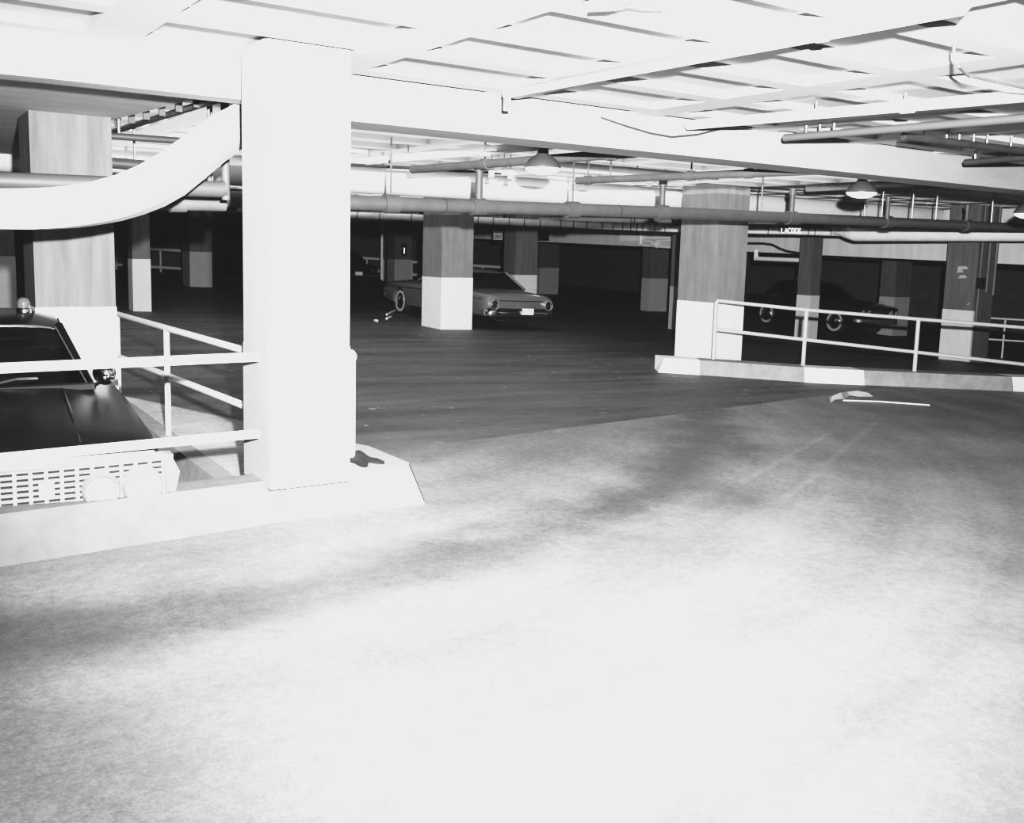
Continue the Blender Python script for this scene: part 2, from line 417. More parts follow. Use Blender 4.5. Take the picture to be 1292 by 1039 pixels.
tag(obj('wall_panel', bm, M['pipe_white']), 'pale rectangular panel on the far spandrel left of the big right column', 'panel')
p0, p1 = on_x(677, 293, XS - .03), on_x(692, 304, XS - .03)
bm = bmesh.new(); box(bm, XS - .05, min(p0.y, p1.y), p1.z, XS - .004, max(p0.y, p1.y), p0.z)
tag(obj('vent_panel', bm, M['black']), 'dark square vent panel on the far spandrel above the silver sedan', 'panel')

# curved white band sweeping down from the white column
up = [(330, 108), (303, 127), (260, 151), (229, 174), (200, 194), (174, 209), (145, 221), (117, 229), (90, 234), (65, 236.5), (30, 238), (0, 238), (-50, 233), (-110, 215), (-170, 185), (-230, 140), (-300, 60), (-330, 10)]
lo = [(330, 157), (303, 180), (273, 202), (247, 224), (221, 245), (195, 259.5), (168, 270), (140, 278), (112, 283), (83, 287), (40, 289.5), (0, 289), (-56, 284), (-125, 266), (-195, 235), (-265, 188), (-350, 95), (-385, 30)]
bm = bmesh.new(); rings = []
for (a, b), (c, d) in zip(up, lo):
    s = (a + c) / 2; D = 6.05 + .85 * (max(-100., s) / 300.)
    P, Q = at(a, b, D), at(c, d, D); B = c2w((0.02, .13, .0))
    rings.append([bm.verts.new(q) for q in (P, Q, Q + B, P + B)])
for A, B in zip(rings, rings[1:]):
    for k in range(4): bm.faces.new((A[k], A[(k + 1) % 4], B[(k + 1) % 4], B[k]))
bm.faces.new(rings[0]); bm.faces.new(rings[-1])
bevel(bm, .025, 2, 50)
tag(obj('curved_band', bm, M['white_bright'], smooth=40), 'broad white curved band hanging left of the white column, in front of the grey column', 'curved beam')

# ---------------------------------------------------------------- curbs
def strip_pts(poly, n=1): return poly
# near island
c, wx, wy, zb, _ = COLS['N']
HC = .27
isl = thing('curb_island', 'near concrete curb island with a white painted end carrying the bright white column', 'curb', (2.5, 6.5, fz(2.5, 6.5)))
def rel(bm, t): bmesh.ops.translate(bm, verts=bm.verts, vec=-Vector(t.location))
f1 = on_f(365, 658); f2 = on_f(500, 641); f0 = on_f(0, 716)
f0 = f1 + (f0 - f1) * ((-9 - f1.x) / (f0.x - f1.x))
def sloped(bm, foot, top, h, mi=0):
    a = [bm.verts.new((x, y, fz(x, y) - .02)) for x, y in foot]; b = [bm.verts.new((x, y, fz(x, y) + h)) for x, y in top]; n = len(a)
    bm.faces.new(b).material_index = mi; bm.faces.new(a[::-1])
    for i in range(n): bm.faces.new((a[i], a[(i + 1) % n], b[(i + 1) % n], b[i]))
bm = bmesh.new()
sloped(bm, [(-9, f0.y), (f1.x, f1.y), (f1.x, f1.y + .30), (-9, f0.y + .30)], [(-9, f0.y + .07), (f1.x, f1.y + .07), (f1.x, f1.y + .28), (-9, f0.y + .28)], HC)
bevel(bm, .02, 2); rel(bm, isl); obj('curb_stone', bm, M['kerb_near'], isl, smooth=30)
tipb = on_f(542, 636); tipt = on_f(533, 593, HC)
foot = [(f1.x, f1.y), (f2.x, f2.y), (tipb.x - .03, tipb.y), (tipb.x + .03, tipb.y + .12), (tipb.x - .02, 6.8), (3.1, 7.3), (2.75, 7.75), (PITX + .55, 8.0), (PITX + .55, f1.y + .5), (f1.x, f1.y + .45)]
top = [(f1.x, f1.y + .07), (f2.x, f2.y + .07), (tipb.x - .13, tipb.y + .08), (tipb.x - .08, tipb.y + .17), (tipb.x - .11, 6.75), (3.0, 7.22), (2.68, 7.66), (PITX + .55, 7.9), (PITX + .55, f1.y + .5), (f1.x, f1.y + .45)]
bm = bmesh.new(); sloped(bm, foot, top, HC); bevel(bm, .02, 2, 20); rel(bm, isl)
o = obj('painted_end', bm, M['white_bright'], isl, smooth=30); o['label'] = 'white painted rounded end'

# right curb
line = [on_f(830, 470), on_f(884, 473.5), on_f(1035, 484), on_f(1292, 494.6)]
line = [(p.x, p.y) for p in line]; d = Vector(line[3]) - Vector(line[2]); line.append(tuple(Vector(line[3]) + d * 1.0))
rc = thing('road_curb', 'low grey curb with white painted blocks along the road under the right railing', 'curb', (line[1][0], line[1][1], fz(*line[1])))
HR = .235
def curb_piece(pts, m, name, lab=None, left=0.):
    fr = [Vector(p) for p in pts]; bk = []
    for i, p in enumerate(fr):
        a = fr[max(0, i - 1)]; b = fr[min(len(fr) - 1, i + 1)]; dd = (b - a).normalized(); bk.append(p + Vector((-dd.y, dd.x)) * .5)
    n = (bk[0] - fr[0]).normalized()
    tf = [p + (q - p).normalized() * .07 for p, q in zip(fr, bk)]
    if left: tf[0] = tf[0] + (fr[1] - fr[0]).normalized() * left
    bm = bmesh.new(); sloped(bm, [tuple(p) for p in fr] + [tuple(p) for p in bk[::-1]], [tuple(p) for p in tf] + [tuple(p) for p in bk[::-1]], HR)
    bevel(bm, .015, 1); rel(bm, rc); o = obj(name, bm, m, rc)
    if lab: o['label'] = lab
def on_line(pxx):
    for a, b in zip(line, line[1:]):
        pa, pb = px_of((*a, fz(*a)))[0], px_of((*b, fz(*b)))[0]
        if pa <= pxx <= pb:
            lo, hi = 0., 1.
            for _ in range(40):
                m_ = (lo + hi) / 2; q = Vector(a).lerp(Vector(b), m_)
                if px_of((q.x, q.y, fz(q.x, q.y)))[0] < pxx: lo = m_
                else: hi = m_
            return tuple(Vector(a).lerp(Vector(b), lo))
W = 'white painted block'
curb_piece([line[0], on_line(883)], M['white_paint'], 'painted_block', W, .1)
curb_piece([on_line(883), on_line(960), on_line(1015)], M['kerb'], 'curb_stone')
curb_piece([on_line(1015), line[2], on_line(1091)], M['white_paint'], 'painted_block', W)
curb_piece([on_line(1091), on_line(1180), on_line(1279)], M['kerb'], 'curb_stone')
curb_piece([on_line(1279), line[3], tuple(Vector(line[3]) + d * .12)], M['white_paint'], 'painted_block', W)
curb_piece([tuple(Vector(line[3]) + d * .12), tuple(Vector(line[3]) + d * .8), tuple(Vector(line[3]) + d * 1.5)], M['kerb'], 'curb_stone')

# ---------------------------------------------------------------- railings
def railing(label, rails, posts, r, rp, m=M['rail']):
    base = Vector(posts[0][1]); t = thing('guard_rail', label, 'railing', base)
    for nm, pts in rails:
        bm = tubes((pts, r, 12)); rel(bm, t); obj(nm, bm, m, t, smooth=50)
    for a, b in posts:
        bm = tubes(([a, b], rp, 10)); rel(bm, t); obj('post', bm, m, t, smooth=50)
YN = 5.93
def yn(x, y): return on_y(x, y, YN)
ta, tb = yn(326, 450.5), yn(-160, 472); ma, mb = yn(326, 547.5), yn(-160, 594)
railing('near white two-bar railing crossing in front of the left black car', [('top_rail', [ta, tb]), ('middle_rail', [ma, mb])],
        [((tb.x, YN, fz(tb.x, YN) + HC - .05), tb)], .030, .030)
XR = PITX + .09
def xn(x, y): return on_x(x, y, XR)
ta, tb = xn(147, 396), xn(300, 440); ma, mb = xn(147, 449), xn(300, 509)
ext = (tb - ta) * .22; exm = (mb - ma) * .22
pt = xn(210, 414); railing('thin white railing along the slab edge from the white column to the grey column',
        [('top_rail', [ta, tb + ext]), ('middle_rail', [ma, mb + exm])], [((XR, pt.y, fz(XR, pt.y)), pt), ((XR, ta.y - .03, fz(XR, ta.y)), ta - Vector((0, .03, 0)))], .027, .025)
DR = 16.15
def an(x, y): return at(x, y, DR)
tp = [an(903.5, 379.6), an(1017.8, 391.3), an(1159, 402.9), an(1292, 413.6), an(1420, 423.5)]
mp = [an(903.5, 416), an(1016.5, 428.9), an(1156, 444.6), an(1292, 460), an(1420, 474)]
posts = []
for xt, yt, xb in ((904, 380, 899.5), (1017.8, 391.3, 1013), (1159, 402.9, 1154), (1310, 415, 1306)):
    a = an(xt, yt); posts.append(((a.x, a.y, fz(a.x, a.y) + .02), a))
railing('long pale two-bar railing running right from the big right column above the curb', [('top_rail', tp), ('middle_rail', mp)], posts, .030, .034, mat('pale_rail', .45, .5))
# railings of the far bays
def far_rail(label, xa, xb, h, D, dim):
    pts = []
    t = None
    A_, B_ = at(xa, 300, D), at(xb, 300, D)
    a, b = Vector((A_.x, A_.y, fz(A_.x, A_.y))), Vector((B_.x, B_.y, fz(B_.x, B_.y)))
    t = thing('bay_rail', label, 'railing', a)
    for hh, nm in zip(h, ('top_rail', 'lower_rail')):
        bm = tubes(([a + Vector((0, 0, hh)), b + Vector((0, 0, hh))], .07, 8)); rel(bm, t); obj(nm, bm, dim, t)
    for k in range(5):
        p = a.lerp(b, k / 4); bm = tubes(([p - Vector((0, 0, .02)), p + Vector((0, 0, h[0]))], .05, 8)); rel(bm, t); obj('post', bm, dim, t)
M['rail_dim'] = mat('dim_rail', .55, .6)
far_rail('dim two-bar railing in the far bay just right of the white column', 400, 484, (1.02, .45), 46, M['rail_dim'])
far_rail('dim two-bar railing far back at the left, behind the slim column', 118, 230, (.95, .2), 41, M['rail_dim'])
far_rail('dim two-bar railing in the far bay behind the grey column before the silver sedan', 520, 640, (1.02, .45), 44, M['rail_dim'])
pA, pB = on_f(1264, 452), on_f(1330, 458)
t = thing('bay_rail', 'thin dim railing at the right picture edge beyond the wide column', 'railing', pA)
for hh, nm in ((.95, 'top_rail'), (.45, 'lower_rail')):
    bm = tubes(([pA + Vector((-.5, .3, hh)), pB + Vector((0, 0, hh))], .022, 8)); rel(bm, t); obj(nm, bm, M['rail_dim'], t)
for k in (0, .5, 1):
    p = pA.lerp(pB, k); bm = tubes(([p - Vector((0, 0, .02)), p + Vector((0, 0, .95))], .022, 8)); rel(bm, t); obj('post', bm, M['rail_dim'], t)

# ---------------------------------------------------------------- pipes
def pipe(name, label, pts, r, m, rods=(), rr=.012, couplings=(), bands=(), seg=14, cat='pipe'):
    pts = [Vector(p) for p in pts]
    t = thing(name, label, cat, pts[0])
    bm = tubes((pts, r, seg)); rel(bm, t); obj('pipe_run', bm, m, t, smooth=50)
    rad = r if not isinstance(r, (list, tuple)) else r[0]
    def lerp_px(xp):
        for a, b in zip(pts, pts[1:]):
            xa, xb = px_of(a)[0], px_of(b)[0]
            if min(xa, xb) <= xp <= max(xa, xb):
                lo, hi = 0., 1.
                for _ in range(40):
                    k = (lo + hi) / 2
                    if (px_of(a.lerp(b, k))[0] < xp) == (xb > xa): lo = k
                    else: hi = k
                return a.lerp(b, lo), (b - a).normalized()
        return None, None
    for xp in rods:
        p, dd = lerp_px(xp)
        if p is None: continue
        bm = tubes(([p, (p.x, p.y, ZC + .03)], rr, 6)); rel(bm, t); obj('hanger_rod', bm, M['steel'], t)
    for xp in couplings:
        p, dd = lerp_px(xp)
        if p is None: continue
        bm = tubes(([p - dd * rad * 1.1, p + dd * rad * 1.1], rad * 1.28, 12)); rel(bm, t); obj('coupling', bm, m, t, smooth=40)
    for xp in bands:
        p, dd = lerp_px(xp)
        if p is None: continue
        bm = tubes(([p - dd * .010, p + dd * .010], rad * 1.05, 12)); rel(bm, t); obj('strap', bm, M['band'], t)
    return t
# near pipes, in front of the beam
zA = 3.0
a0 = on_z(640, 119, zA); a1 = on_z(1188, 17, zA)
a1.y -= .1
pipe('ceiling_pipe', 'long white pipe rising to an elbow at the top right corner, nearest ceiling pipe',
     [(a0.x, a0.y, a0.z - .12), (a0.x, a0.y, a0.z - .03), a0, a0.lerp(a1, .5), a1, (a1.x, a1.y - .03, a1.z + .03), (a1.x, a1.y - .04, ZC + .05)], .028, M['pipe_white'],
     couplings=(1037,), bands=())
zC_ = 2.985
c0 = on_z(868, 158, zC_); c1 = on_z(1292, 121, zC_)
pipe('insulated_ceiling_pipe', 'fat white pipe at the right just above the dark lower pipe', [c0, c0.lerp(c1, .5), c1, c1 + (c1 - c0) * .4], .042, M['pipe_white'], rods=(1142, 1030), rr=.014, couplings=(1145,))
zB_ = 2.94
b0 = on_z(990, 174, zB_); b1 = on_z(1292, 149, zB_)
pipe('grey_ceiling_pipe', 'grey pipe at the right with three hangers, below the fat white pipe', [b0, b1, b1 + (b1 - b0) * .4], .034, mat('mid_pipe', .085, .5), rods=(1017, 1034, 1052), rr=.012)
d0 = on_z(1200, 205, 2.66); d1_ = on_z(1292, 196, 2.66)
pipe('small_dark_pipe', 'short dark pipe at the right edge under the ceiling, above the long beam', [on_z(1218, 205, 2.93), on_z(1292, 199, 2.93), on_z(1350, 193, 2.93)], .035, M['pipe_dark'], rods=(1230, 1275))
k0 = on_z(1140, 172, 2.95); k1 = on_z(1300, 192, 2.95)
pipe('thin_dark_pipe', 'thin dark pipe sloping down to the right edge above the long beam', [k0, k1], .035, M['pipe_dark'], rods=(1165, 1194, 1210, 1228, 1245, 1275), rr=.010)
q = [on_z(1203, 44, 3.10), on_z(1204, 68, 3.0), on_z(1210, 84, 2.93), on_z(1222, 96, 2.92), on_z(1258, 104, 2.92), on_z(1300, 113, 2.92)]
pipe('bent_conduit', 'bent white conduit dropping from the ceiling at the upper right', q, .009, M['pipe_grey'], couplings=(1225, 1258))
# drooping wire
wp = [(697, 133), (703, 137), (720, 137), (738, 141), (757, 148)]
bm = tubes(([on_y(x, y, YB - .03) for x, y in wp], .008, 6)); tag(obj('white_cable', bm, M['pipe_white']), 'short pale cable end curling along the top of the long beam', 'cable')
wp = [(754, 147), (790, 159), (820, 168), (848, 173), (880, 170), (908, 163), (930, 159), (955, 162), (985, 166)]
bm = tubes(([on_y(x, y, YB - (.04 if 0 < k_ < 8 else -.004)) for k_, (x, y) in enumerate(wp)], .009, 6)); tag(obj('drooping_cable', bm, M['pipe_dark']), 'thin dark cable drooping across the face of the long beam', 'cable')
wp = [(745, 12), (770, 11), (790, 6), (798, 2), (815, 5), (845, 3)]
bm = tubes(([on_z(x, y, 3.0) for x, y in wp], .008, 6)); tag(obj('ceiling_wire', bm, M['pipe_grey']), 'thin wavy wire on the ceiling at the top centre', 'cable')

# behind the beam: lagged duct, sprinkler main and branches, all along the bay
s0 = at(440, 224, 15.)
yd = s0.y; zl = s0.z
pipe('lagged_duct', 'fattest pale lagged duct running behind the long beam toward the big right column', [(-10, yd, zl), (0, yd, zl), (s0.x, yd, zl), (XS - .02, yd, zl)], .225, M['duct'], rods=(470, 560, 640, 720, 800), seg=24)
m0, m1, m2 = at(440, 256, 11.), at(855, 269, 13.8), at(1292, 288, 18.9)
mm = (m0 - m1).normalized()
pipe('sprinkler_main', 'dark grey sprinkler main crossing in front of the big right column on drop pipes', [m0 + mm * 6.5, m0, m1, m2, m2 + (m2 - m1) * .2], .083, mat('main_grey', .085, .5, var=.15), couplings=(493, 603, 722, 835, 998, 1119, 1220),
     rods=(493, 722, 960, 1090, 1112, 1150, 1180, 1250), rr=.013, bands=(560, 780))
M['main_dark'] = mat('main_dark', .13, .5)
def drop(x, yt, yb, D, r, label):
    a, b = at(x, yt, D), at(x, yb, D); a = Vector((b.x, b.y, a.z))
    t = thing('drop_pipe', label, 'pipe', b)
    bm = tubes(([b, a], r, 12)); rel(bm, t); obj('pipe_run', bm, M['pipe_grey'], t, smooth=50)
    bm = tubes(([a - Vector((0, 0, r * 2)), a + Vector((0, 0, r * .6))], r * 1.45, 12)); rel(bm, t); obj('elbow_collar', bm, M['pipe_grey'], t, smooth=40)
drop(604, 207, 256, 11.95, .045, 'stout vertical drop pipe left of the hanging lamp, feeding the sprinkler main')
drop(835, 228, 267, 13.7, .042, 'vertical drop pipe just left of the big right column, feeding the sprinkler main')
drop(998.5, 240, 272, 15.1, .04, 'bright vertical drop pipe just right of the big right column')
drop(1119, 250, 277, 16.4, .035, 'vertical drop pipe right of the second hanging lamp')
drop(1219, 260, 283, 17.8, .035, 'vertical drop pipe farthest right, above the white lagged pipe')
# branch pipes rising toward the viewer (across the bay)
def zpipe(label, p, q, z, r, m, name='branch_pipe', **k): return pipe(name, label, [on_z(*p, z), on_z(*q, z)], r, m, **k)
zpipe('white branch pipe sloping up from the white column toward the hanging lamp', (425, 207), (712, 181), 2.92, .05, M['pipe_white'], rods=(515, 612), couplings=(612,))
zpipe('grey branch pipe passing just behind the hanging lamp', (520, 214), (822, 191), 2.83, .05, M['pipe_grey'], rods=(612, 770), couplings=(612, 772))
zpipe('grey branch pipe meeting the top of the big right column', (728, 228), (1040, 215), 2.78, .046, M['pipe_grey'], rods=(742, 770, 872, 945, 965), couplings=(742, 872, 945))
zpipe('grey branch pipe passing behind the second hanging lamp to the right edge', (1018, 238), (1320, 229), 2.97, .05, M['pipe_grey'], rods=(1040, 1130))
def ypipe(label, p, q, y, r, m, **k): return pipe('run_pipe', label, [on_y(*p, y), on_y(*q, y)], r, m, **k)
ypipe('pale run pipe between the hanging lamp and the big right column, upper one', (705, 207), (905, 224), 10.6, .04, M['pipe_grey'], rods=(740, 804))
ypipe('thin run pipe just below the upper one right of the hanging lamp', (690, 211), (860, 226), 11.2, .022, M['pipe_white'], rods=(760,))
ypipe('thin dark run pipe at the left under the beam, beside the white column', (410, 206), (640, 219), 11.6, .02, M['pipe_dark'], rods=(466, 482, 484))
ypipe('grey run pipe right of the big right column under the beam', (945, 231), (1120, 244), 13., .05, M['pipe_grey'], rods=(975, 1000, 1045))
ypipe('dark run pipe lowest under the beam right of the big right column', (945, 241), (1300, 262), 14., .045, M['pipe_dark'], rods=(970, 1020, 1150, 1240))
# valves on a small line left of centre
t = thing('valve_cluster', 'small pale valves on a thin line just left of the hanging lamp', 'valve', at(625, 215, 12.6))
bm = tubes(([at(610, 214, 12.6), at(652, 219, 12.6)], .02, 8)); rel(bm, t); obj('pipe_run', bm, M['pipe_white'], t)
for x, y in ((620, 217), (636, 214), (644, 219)):
    p = at(x, y, 12.55); hb = tubes(([p, (p.x, p.y, ZC + .03)], .008, 6)); rel(hb, t); obj('hanger_rod', hb, M['steel'], t); bm = tubes(([p - Vector((0, 0, .07)), p + Vector((0, 0, .07))], .035, 8)); rel(bm, t); obj('valve', bm, M['pipe_white'], t)
t = thing('valve_cluster', 'small pale valves beside the drop pipe left of the big right column', 'valve', at(812, 233, 15.6))
bm = tubes(([at(798, 232, 15.6), at(862, 236, 15.6)], .018, 8)); rel(bm, t); obj('pipe_run', bm, M['pipe_white'], t)
for x, y in ((804, 232.5), (812, 232), (826, 233)):
    p = at(x, y, 15.55); hb = tubes(([p, (p.x, p.y, ZC + .03)], .008, 6)); rel(hb, t); obj('hanger_rod', hb, M['steel'], t); bm = tubes(([p - c2w((.05, 0, 0)), p + c2w((.05, 0, 0))], .035, 8)); rel(bm, t); obj('valve', bm, M['pipe_white'], t)
# low lagged pipe with straps
pipe('strapped_pipe', 'thin pale strapped pipe low across the background, left of the big right column', [at(300, 264, 24.), at(440, 271.5, 23.8), at(640, 280, 23.2), at(862, 289, 22.6), at(1000, 291.5, 22.2), at(1056, 293, 22.), at(1062, 293.6, 21.9)], .085, M['lagging'],
     bands=(452, 480, 520, 604, 623, 643, 662, 682, 708, 724, 741, 760, 774, 786, 796, 804, 811, 826, 839, 969, 1020, 1028, 1048), rods=(470, 604, 700, 800))
P1 = at(1056, 292.5, 21.9); P2 = at(1082, 297.3, 21.5)
pipe('white_lagged_pipe', 'thick white lagged pipe low at the right, bending up to a thinner pipe', [at(1052, 289, 21.9), at(1060, 290.5, 21.8), at(1072, 295, 21.4), at(1080, 296.6, 21.2), at(1292, 296.8, 19.5), at(1400, 297, 18.8)], [.11, .115, .125, .13, .125, .125], M['lagging'], bands=(1064, 1070))
# pipes by the far spandrel
t = thing('valve_pipe', 'pale bent pipe with a valve on the far spandrel, left of the big column', 'pipe', at(810, 300, 30))
bm = tubes(([on_x(808.5, 292, XS - .12), on_x(809, 309, XS - .12), on_x(850, 312, XS - .12)], .06, 8), ([on_x(811, 304.5, XS - .12), on_x(848, 303.5, XS - .12)], .05, 8)); rel(bm, t); obj('pipe_run', bm, M['pipe_white'], t)
bm = tubes(([on_x(823, 307, XS - .12), on_x(830, 308.5, XS - .12)], .13, 8)); rel(bm, t); obj('valve', bm, M['lagging'], t)
t = thing('drain_pipe', 'pale square bent pipe on the far spandrel right of the big right column', 'pipe', at(954, 326, 26))
bm = tubes(([on_x(954, 315, XS - .12), on_x(954, 326.3, XS - .12), on_x(1010, 328.5, XS - .12)], .06, 8)); rel(bm, t); obj('pipe_run', bm, M['pipe_white'], t)
pipe('sagging_conduit', 'dark conduit dipping across the far spandrel right of the big right column', [on_x(930, 307, XS - .06), on_x(962, 307.5, XS - .06), on_x(974, 309, XS - .06), on_x(984, 314, XS - .06), on_x(992, 317, XS - .06), on_x(1012, 320.5, XS - .06)], .035, M['pipe_dark'])
# left zone
yp = 7.76
g0, g1 = on_y(-60, 226, yp), on_y(276, 239, yp)
pipe('elbow_pipe', 'grey horizontal pipe under the soffit turning up left of the white column', [g0, g1, g1 + Vector((.05, 0, .01))], .064, mat('elbow_grey', .075, .5), rods=(264,))
gq = g1 + Vector((.055, 0, 0)); pipe('riser_pipe', 'slim grey riser on the end of the grey horizontal pipe at left', [gq + Vector((0, 0, -.08)), gq + Vector((0, 0, .1)), (gq.x, gq.y, ZC + .03)], .032, M['pipe_grey'])
ypipe('pale lower pipe just below the grey elbow pipe left of the white column', (190, 256), (284, 258), 8.4, .06, M['pipe_grey'], couplings=(224,), rods=(268,))
ypipe('dark run pipe high at the left, right of the grey column', (60, 166), (230, 178), 8.9, .03, M['pipe_dark'], rods=(150,))
ypipe('second dark run pipe high at the left, below the first one', (120, 204), (240, 214), 9.4, .05, M['pipe_dark'], rods=(170,))
# thin vertical conduit near far column
a, b = at(482, 281, 38), at(481.5, 353, 38)
bm = tubes(([b, (b.x, b.y, a.z + .6)], .05, 8)); tag(obj('vertical_conduit', bm, M['lagging']), 'thin pale vertical conduit left of the dim column above the silver sedan hood', 'pipe')
# conduits on the wide right column
c, wx, wy, zb, _ = COLS['C1215']
for i, (fr, h0, h1, r, m, lab) in enumerate(((.12, .9, 3.05, .024, 'pipe_grey', 'leftmost thin conduit on the side of the wide right column'),
                                          (.52, 1.55, 3.05, .030, 'pipe_grey', 'middle thin conduit on the side of the wide right column'),
                                          (.90, 1.5, 3.05, .032, 'pipe_grey', 'rightmost conduit on the side of the wide right column'))):
    x = c.x + wx * fr; y = c.y - r - .01
    bm = tubes(([(x, y, fz(x, y) + h0), (x, y, h1)], r, 8)); tag(obj('column_conduit', bm, M[m]), lab, 'pipe', 'conduits on the wide right column')
x = c.x + wx * .12
bm = bmesh.new(); box(bm, x - .07, c.y - .11, fz(x, c.y) + 1.62, x + .1, c.y - .005, fz(x, c.y) + 1.85); bevel(bm, .015, 1)
tag(obj('switch_box', bm, M['black']), 'small dark switch box on the conduit of the wide right column', 'electrical box')
bm = bmesh.new()
for dz, w_, s_ in ((2.05, .26, 0), (1.98, .16, .05), (1.86, .2, -.02), (1.3, .06, -.2)):
    yy = c.y + wy * .45 + s_
    quad(bm, [(c.x - .008, yy - w_ / 2, zb + dz), (c.x - .008, yy + w_ / 2, zb + dz - .02), (c.x - .008, yy + w_ / 2 - .03, zb + dz + .05), (c.x - .008, yy - w_ / 2 + .05, zb + dz + .06)])
o = obj('scuff_mark', bm, M['sign_grey'], COLS['C1215'][4]); o.matrix_parent_inverse = Matrix.Translation(-COLS['C1215'][4].location); o['label'] = 'pale scuffed paint marks'

# ---------------------------------------------------------------- lamps
def lamp(p, label, rim_r=.185):
    t = thing('pendant_lamp', label, 'lamp', p, 'enamel ceiling lamps')
    bm = bmesh.new(); lathe(bm, [(rim_r, 0), (rim_r, .012), (rim_r * .95, .04), (rim_r * .76, .085), (rim_r * .48, .122), (.06, .145), (.05, .16), (.0, .16)], 32); obj('shade', bm, M['enamel'], t, smooth=35)
    bm = bmesh.new(); lathe(bm, [(0, .15), (.058, .15), (.052, .20), (.042, .26), (.05, .275), (.05, .30), (0, .30)], 20); obj('neck', bm, M['enamel'], t, smooth=35)
    bm = bmesh.new(); lathe(bm, [(rim_r * .97, .004), (rim_r * .9, -.022), (rim_r * .6, -.05), (rim_r * .3, -.062), (0, -.066)], 32); obj('globe', bm, M['globe'], t, smooth=60)
    zt = ZC + .02 - p.z
    bm = tubes(([(0, 0, .29), (0, 0, zt)], .016, 8)); obj('stem', bm, M['steel'], t)
    return t
l1 = lamp(at(684.5, 212.5, 10.0), 'large hanging enamel lamp at the centre, below the long beam')
def lamp_copy(p, label):
    c_ = copy_tree(l1); c_.location = p; c_['label'] = label; return c_
l2 = lamp_copy(at(1087, 243.5, 11.9), 'second hanging enamel lamp, right of the big right column')
l3 = lamp_copy(at(1299, 270, 12.4), 'hanging enamel lamp cut off by the right picture edge')
for l in (l2, l3): l.rotation_euler = (0, 0, 1.)

# ---------------------------------------------------------------- small things
c, wx, wy, zb, tN = COLS['N']
q = Vector((c.x + wx, c.y + wy * .6, 0)); qz = on_x(444, 275, c.x + wx + .03).z
bm = bmesh.new(); box(bm, q.x, q.y - .05, qz - .045, q.x + .055, q.y + .05, qz + .035); bevel(bm, .008, 1)
tag(obj('junction_box', bm, M['white_paint']), 'small white junction box on the right edge of the bright white column', 'electrical box')
pb = on_f(438.5, 578, HC)
bm = bmesh.new(); lathe(bm, [(0, -.03), (.055, -.03), (.055, .72), (.062, .725), (.062, .76), (.04, .79), (0, .80)], 16, Matrix.Translation((pb.x, pb.y, pb.z)))
tag(obj('guard_post', bm, M['white_paint'], smooth=40), 'short white capped post peeking out behind the bright white column', 'post')
pr = on_f(452, 579, HC)
bm = bmesh.new()
bmesh.ops.create_icosphere(bm, subdivisions=3, radius=1.)
for v in bm.verts:
    n = .75 + .35 * math.sin(v.co.x * 5 + 1) * math.cos(v.co.y * 4)
    v.co = Vector((v.co.x * .15 * n, v.co.y * .30 * n, max(-.005, v.co.z * .045 * n)))
bmesh.ops.transform(bm, matrix=Matrix.Translation(pr), verts=bm.verts)
tag(obj('dark_rag', bm, M['rag'], smooth=60), 'crumpled black rag lying on the white curb end beside the white column', 'rag')
# lath and paper on the road
pts = [on_f(1064, 505.5, .02), on_f(1110, 507, .02), on_f(1173, 511.5, .02)]
bm = tubes((pts, .011, 6)); tag(obj('wooden_lath', bm, M['wood']), 'thin pale broken lath lying on the road below the right curb', 'stick')
pts = [on_f(1046, 508.5, .02), on_f(1051, 505, .04), on_f(1062, 503, .05), on_f(1070, 499.5, .05), on_f(1082, 500.5, .04), on_f(1098, 501, .04)]
bm = bmesh.new(); wv = [.03, .05, .06, .06, .05, .09]
L_ = [bm.verts.new(p + Vector((0, -w_ * .6, 0.01 * (i % 2)))) for i, (p, w_) in enumerate(zip(pts, wv))]
R_ = [bm.verts.new(p + Vector((w_ * .3, w_ * .6, .05 + .03 * ((i + 1) % 2)))) for i, (p, w_) in enumerate(zip(pts, wv))]
for i in range(5): bm.faces.new((L_[i], L_[i + 1], R_[i + 1], R_[i]))
bmesh.ops.solidify(bm, geom=bm.faces[:], thickness=.015)
tag(obj('paper_scrap', bm, M['paper']), 'crumpled white strip of paper on the road below the right curb', 'litter')
for a, b, lab in (((488, 397), (500, 391), 'pale stick leaning at the front wheel of the silver sedan'), ((488, 402), (493, 400), 'short pale stick on the floor in front of the silver sedan'), ((473, 404.5), (476, 405), 'tiny pale scrap farthest left on the floor before the silver sedan')):
    bm = tubes(([on_f(*a, .03), on_f(*b, .03)], .03, 6)); tag(obj('floor_stick', bm, M['wood']), lab, 'stick')
# signs
c, wx, wy, zb, _ = COLS['C655']
DS = 30.
sA, sB = at(622.8, 287.5, DS), at(633.6, 303, DS)
t = thing('notice_sign', 'small white framed notice with two dark rows left of the dim column behind the sedan', 'sign', at(628, 303, DS))
rgt = c2w((1, 0, 0)); w_ = (sB - sA).dot(rgt); h_ = sA.z - sB.z
def plate(bm, x0, z0, x1, z1, off, o=Vector((sA.x, sA.y, sB.z)), r=rgt):
    n = Vector((r.y, -r.x, 0)) * off
    quad(bm, [o + r * x0 + Vector((0, 0, z0)) + n, o + r * x1 + Vector((0, 0, z0)) + n, o + r * x1 + Vector((0, 0, z1)) + n, o + r * x0 + Vector((0, 0, z1)) + n])
bm = bmesh.new(); plate(bm, 0, 0, w_, h_, 0); f_ = bmesh.ops.solidify(bm, geom=bm.faces[:], thickness=.02); rel(bm, t); obj('board', bm, M['sign'], t)
bm = bmesh.new()
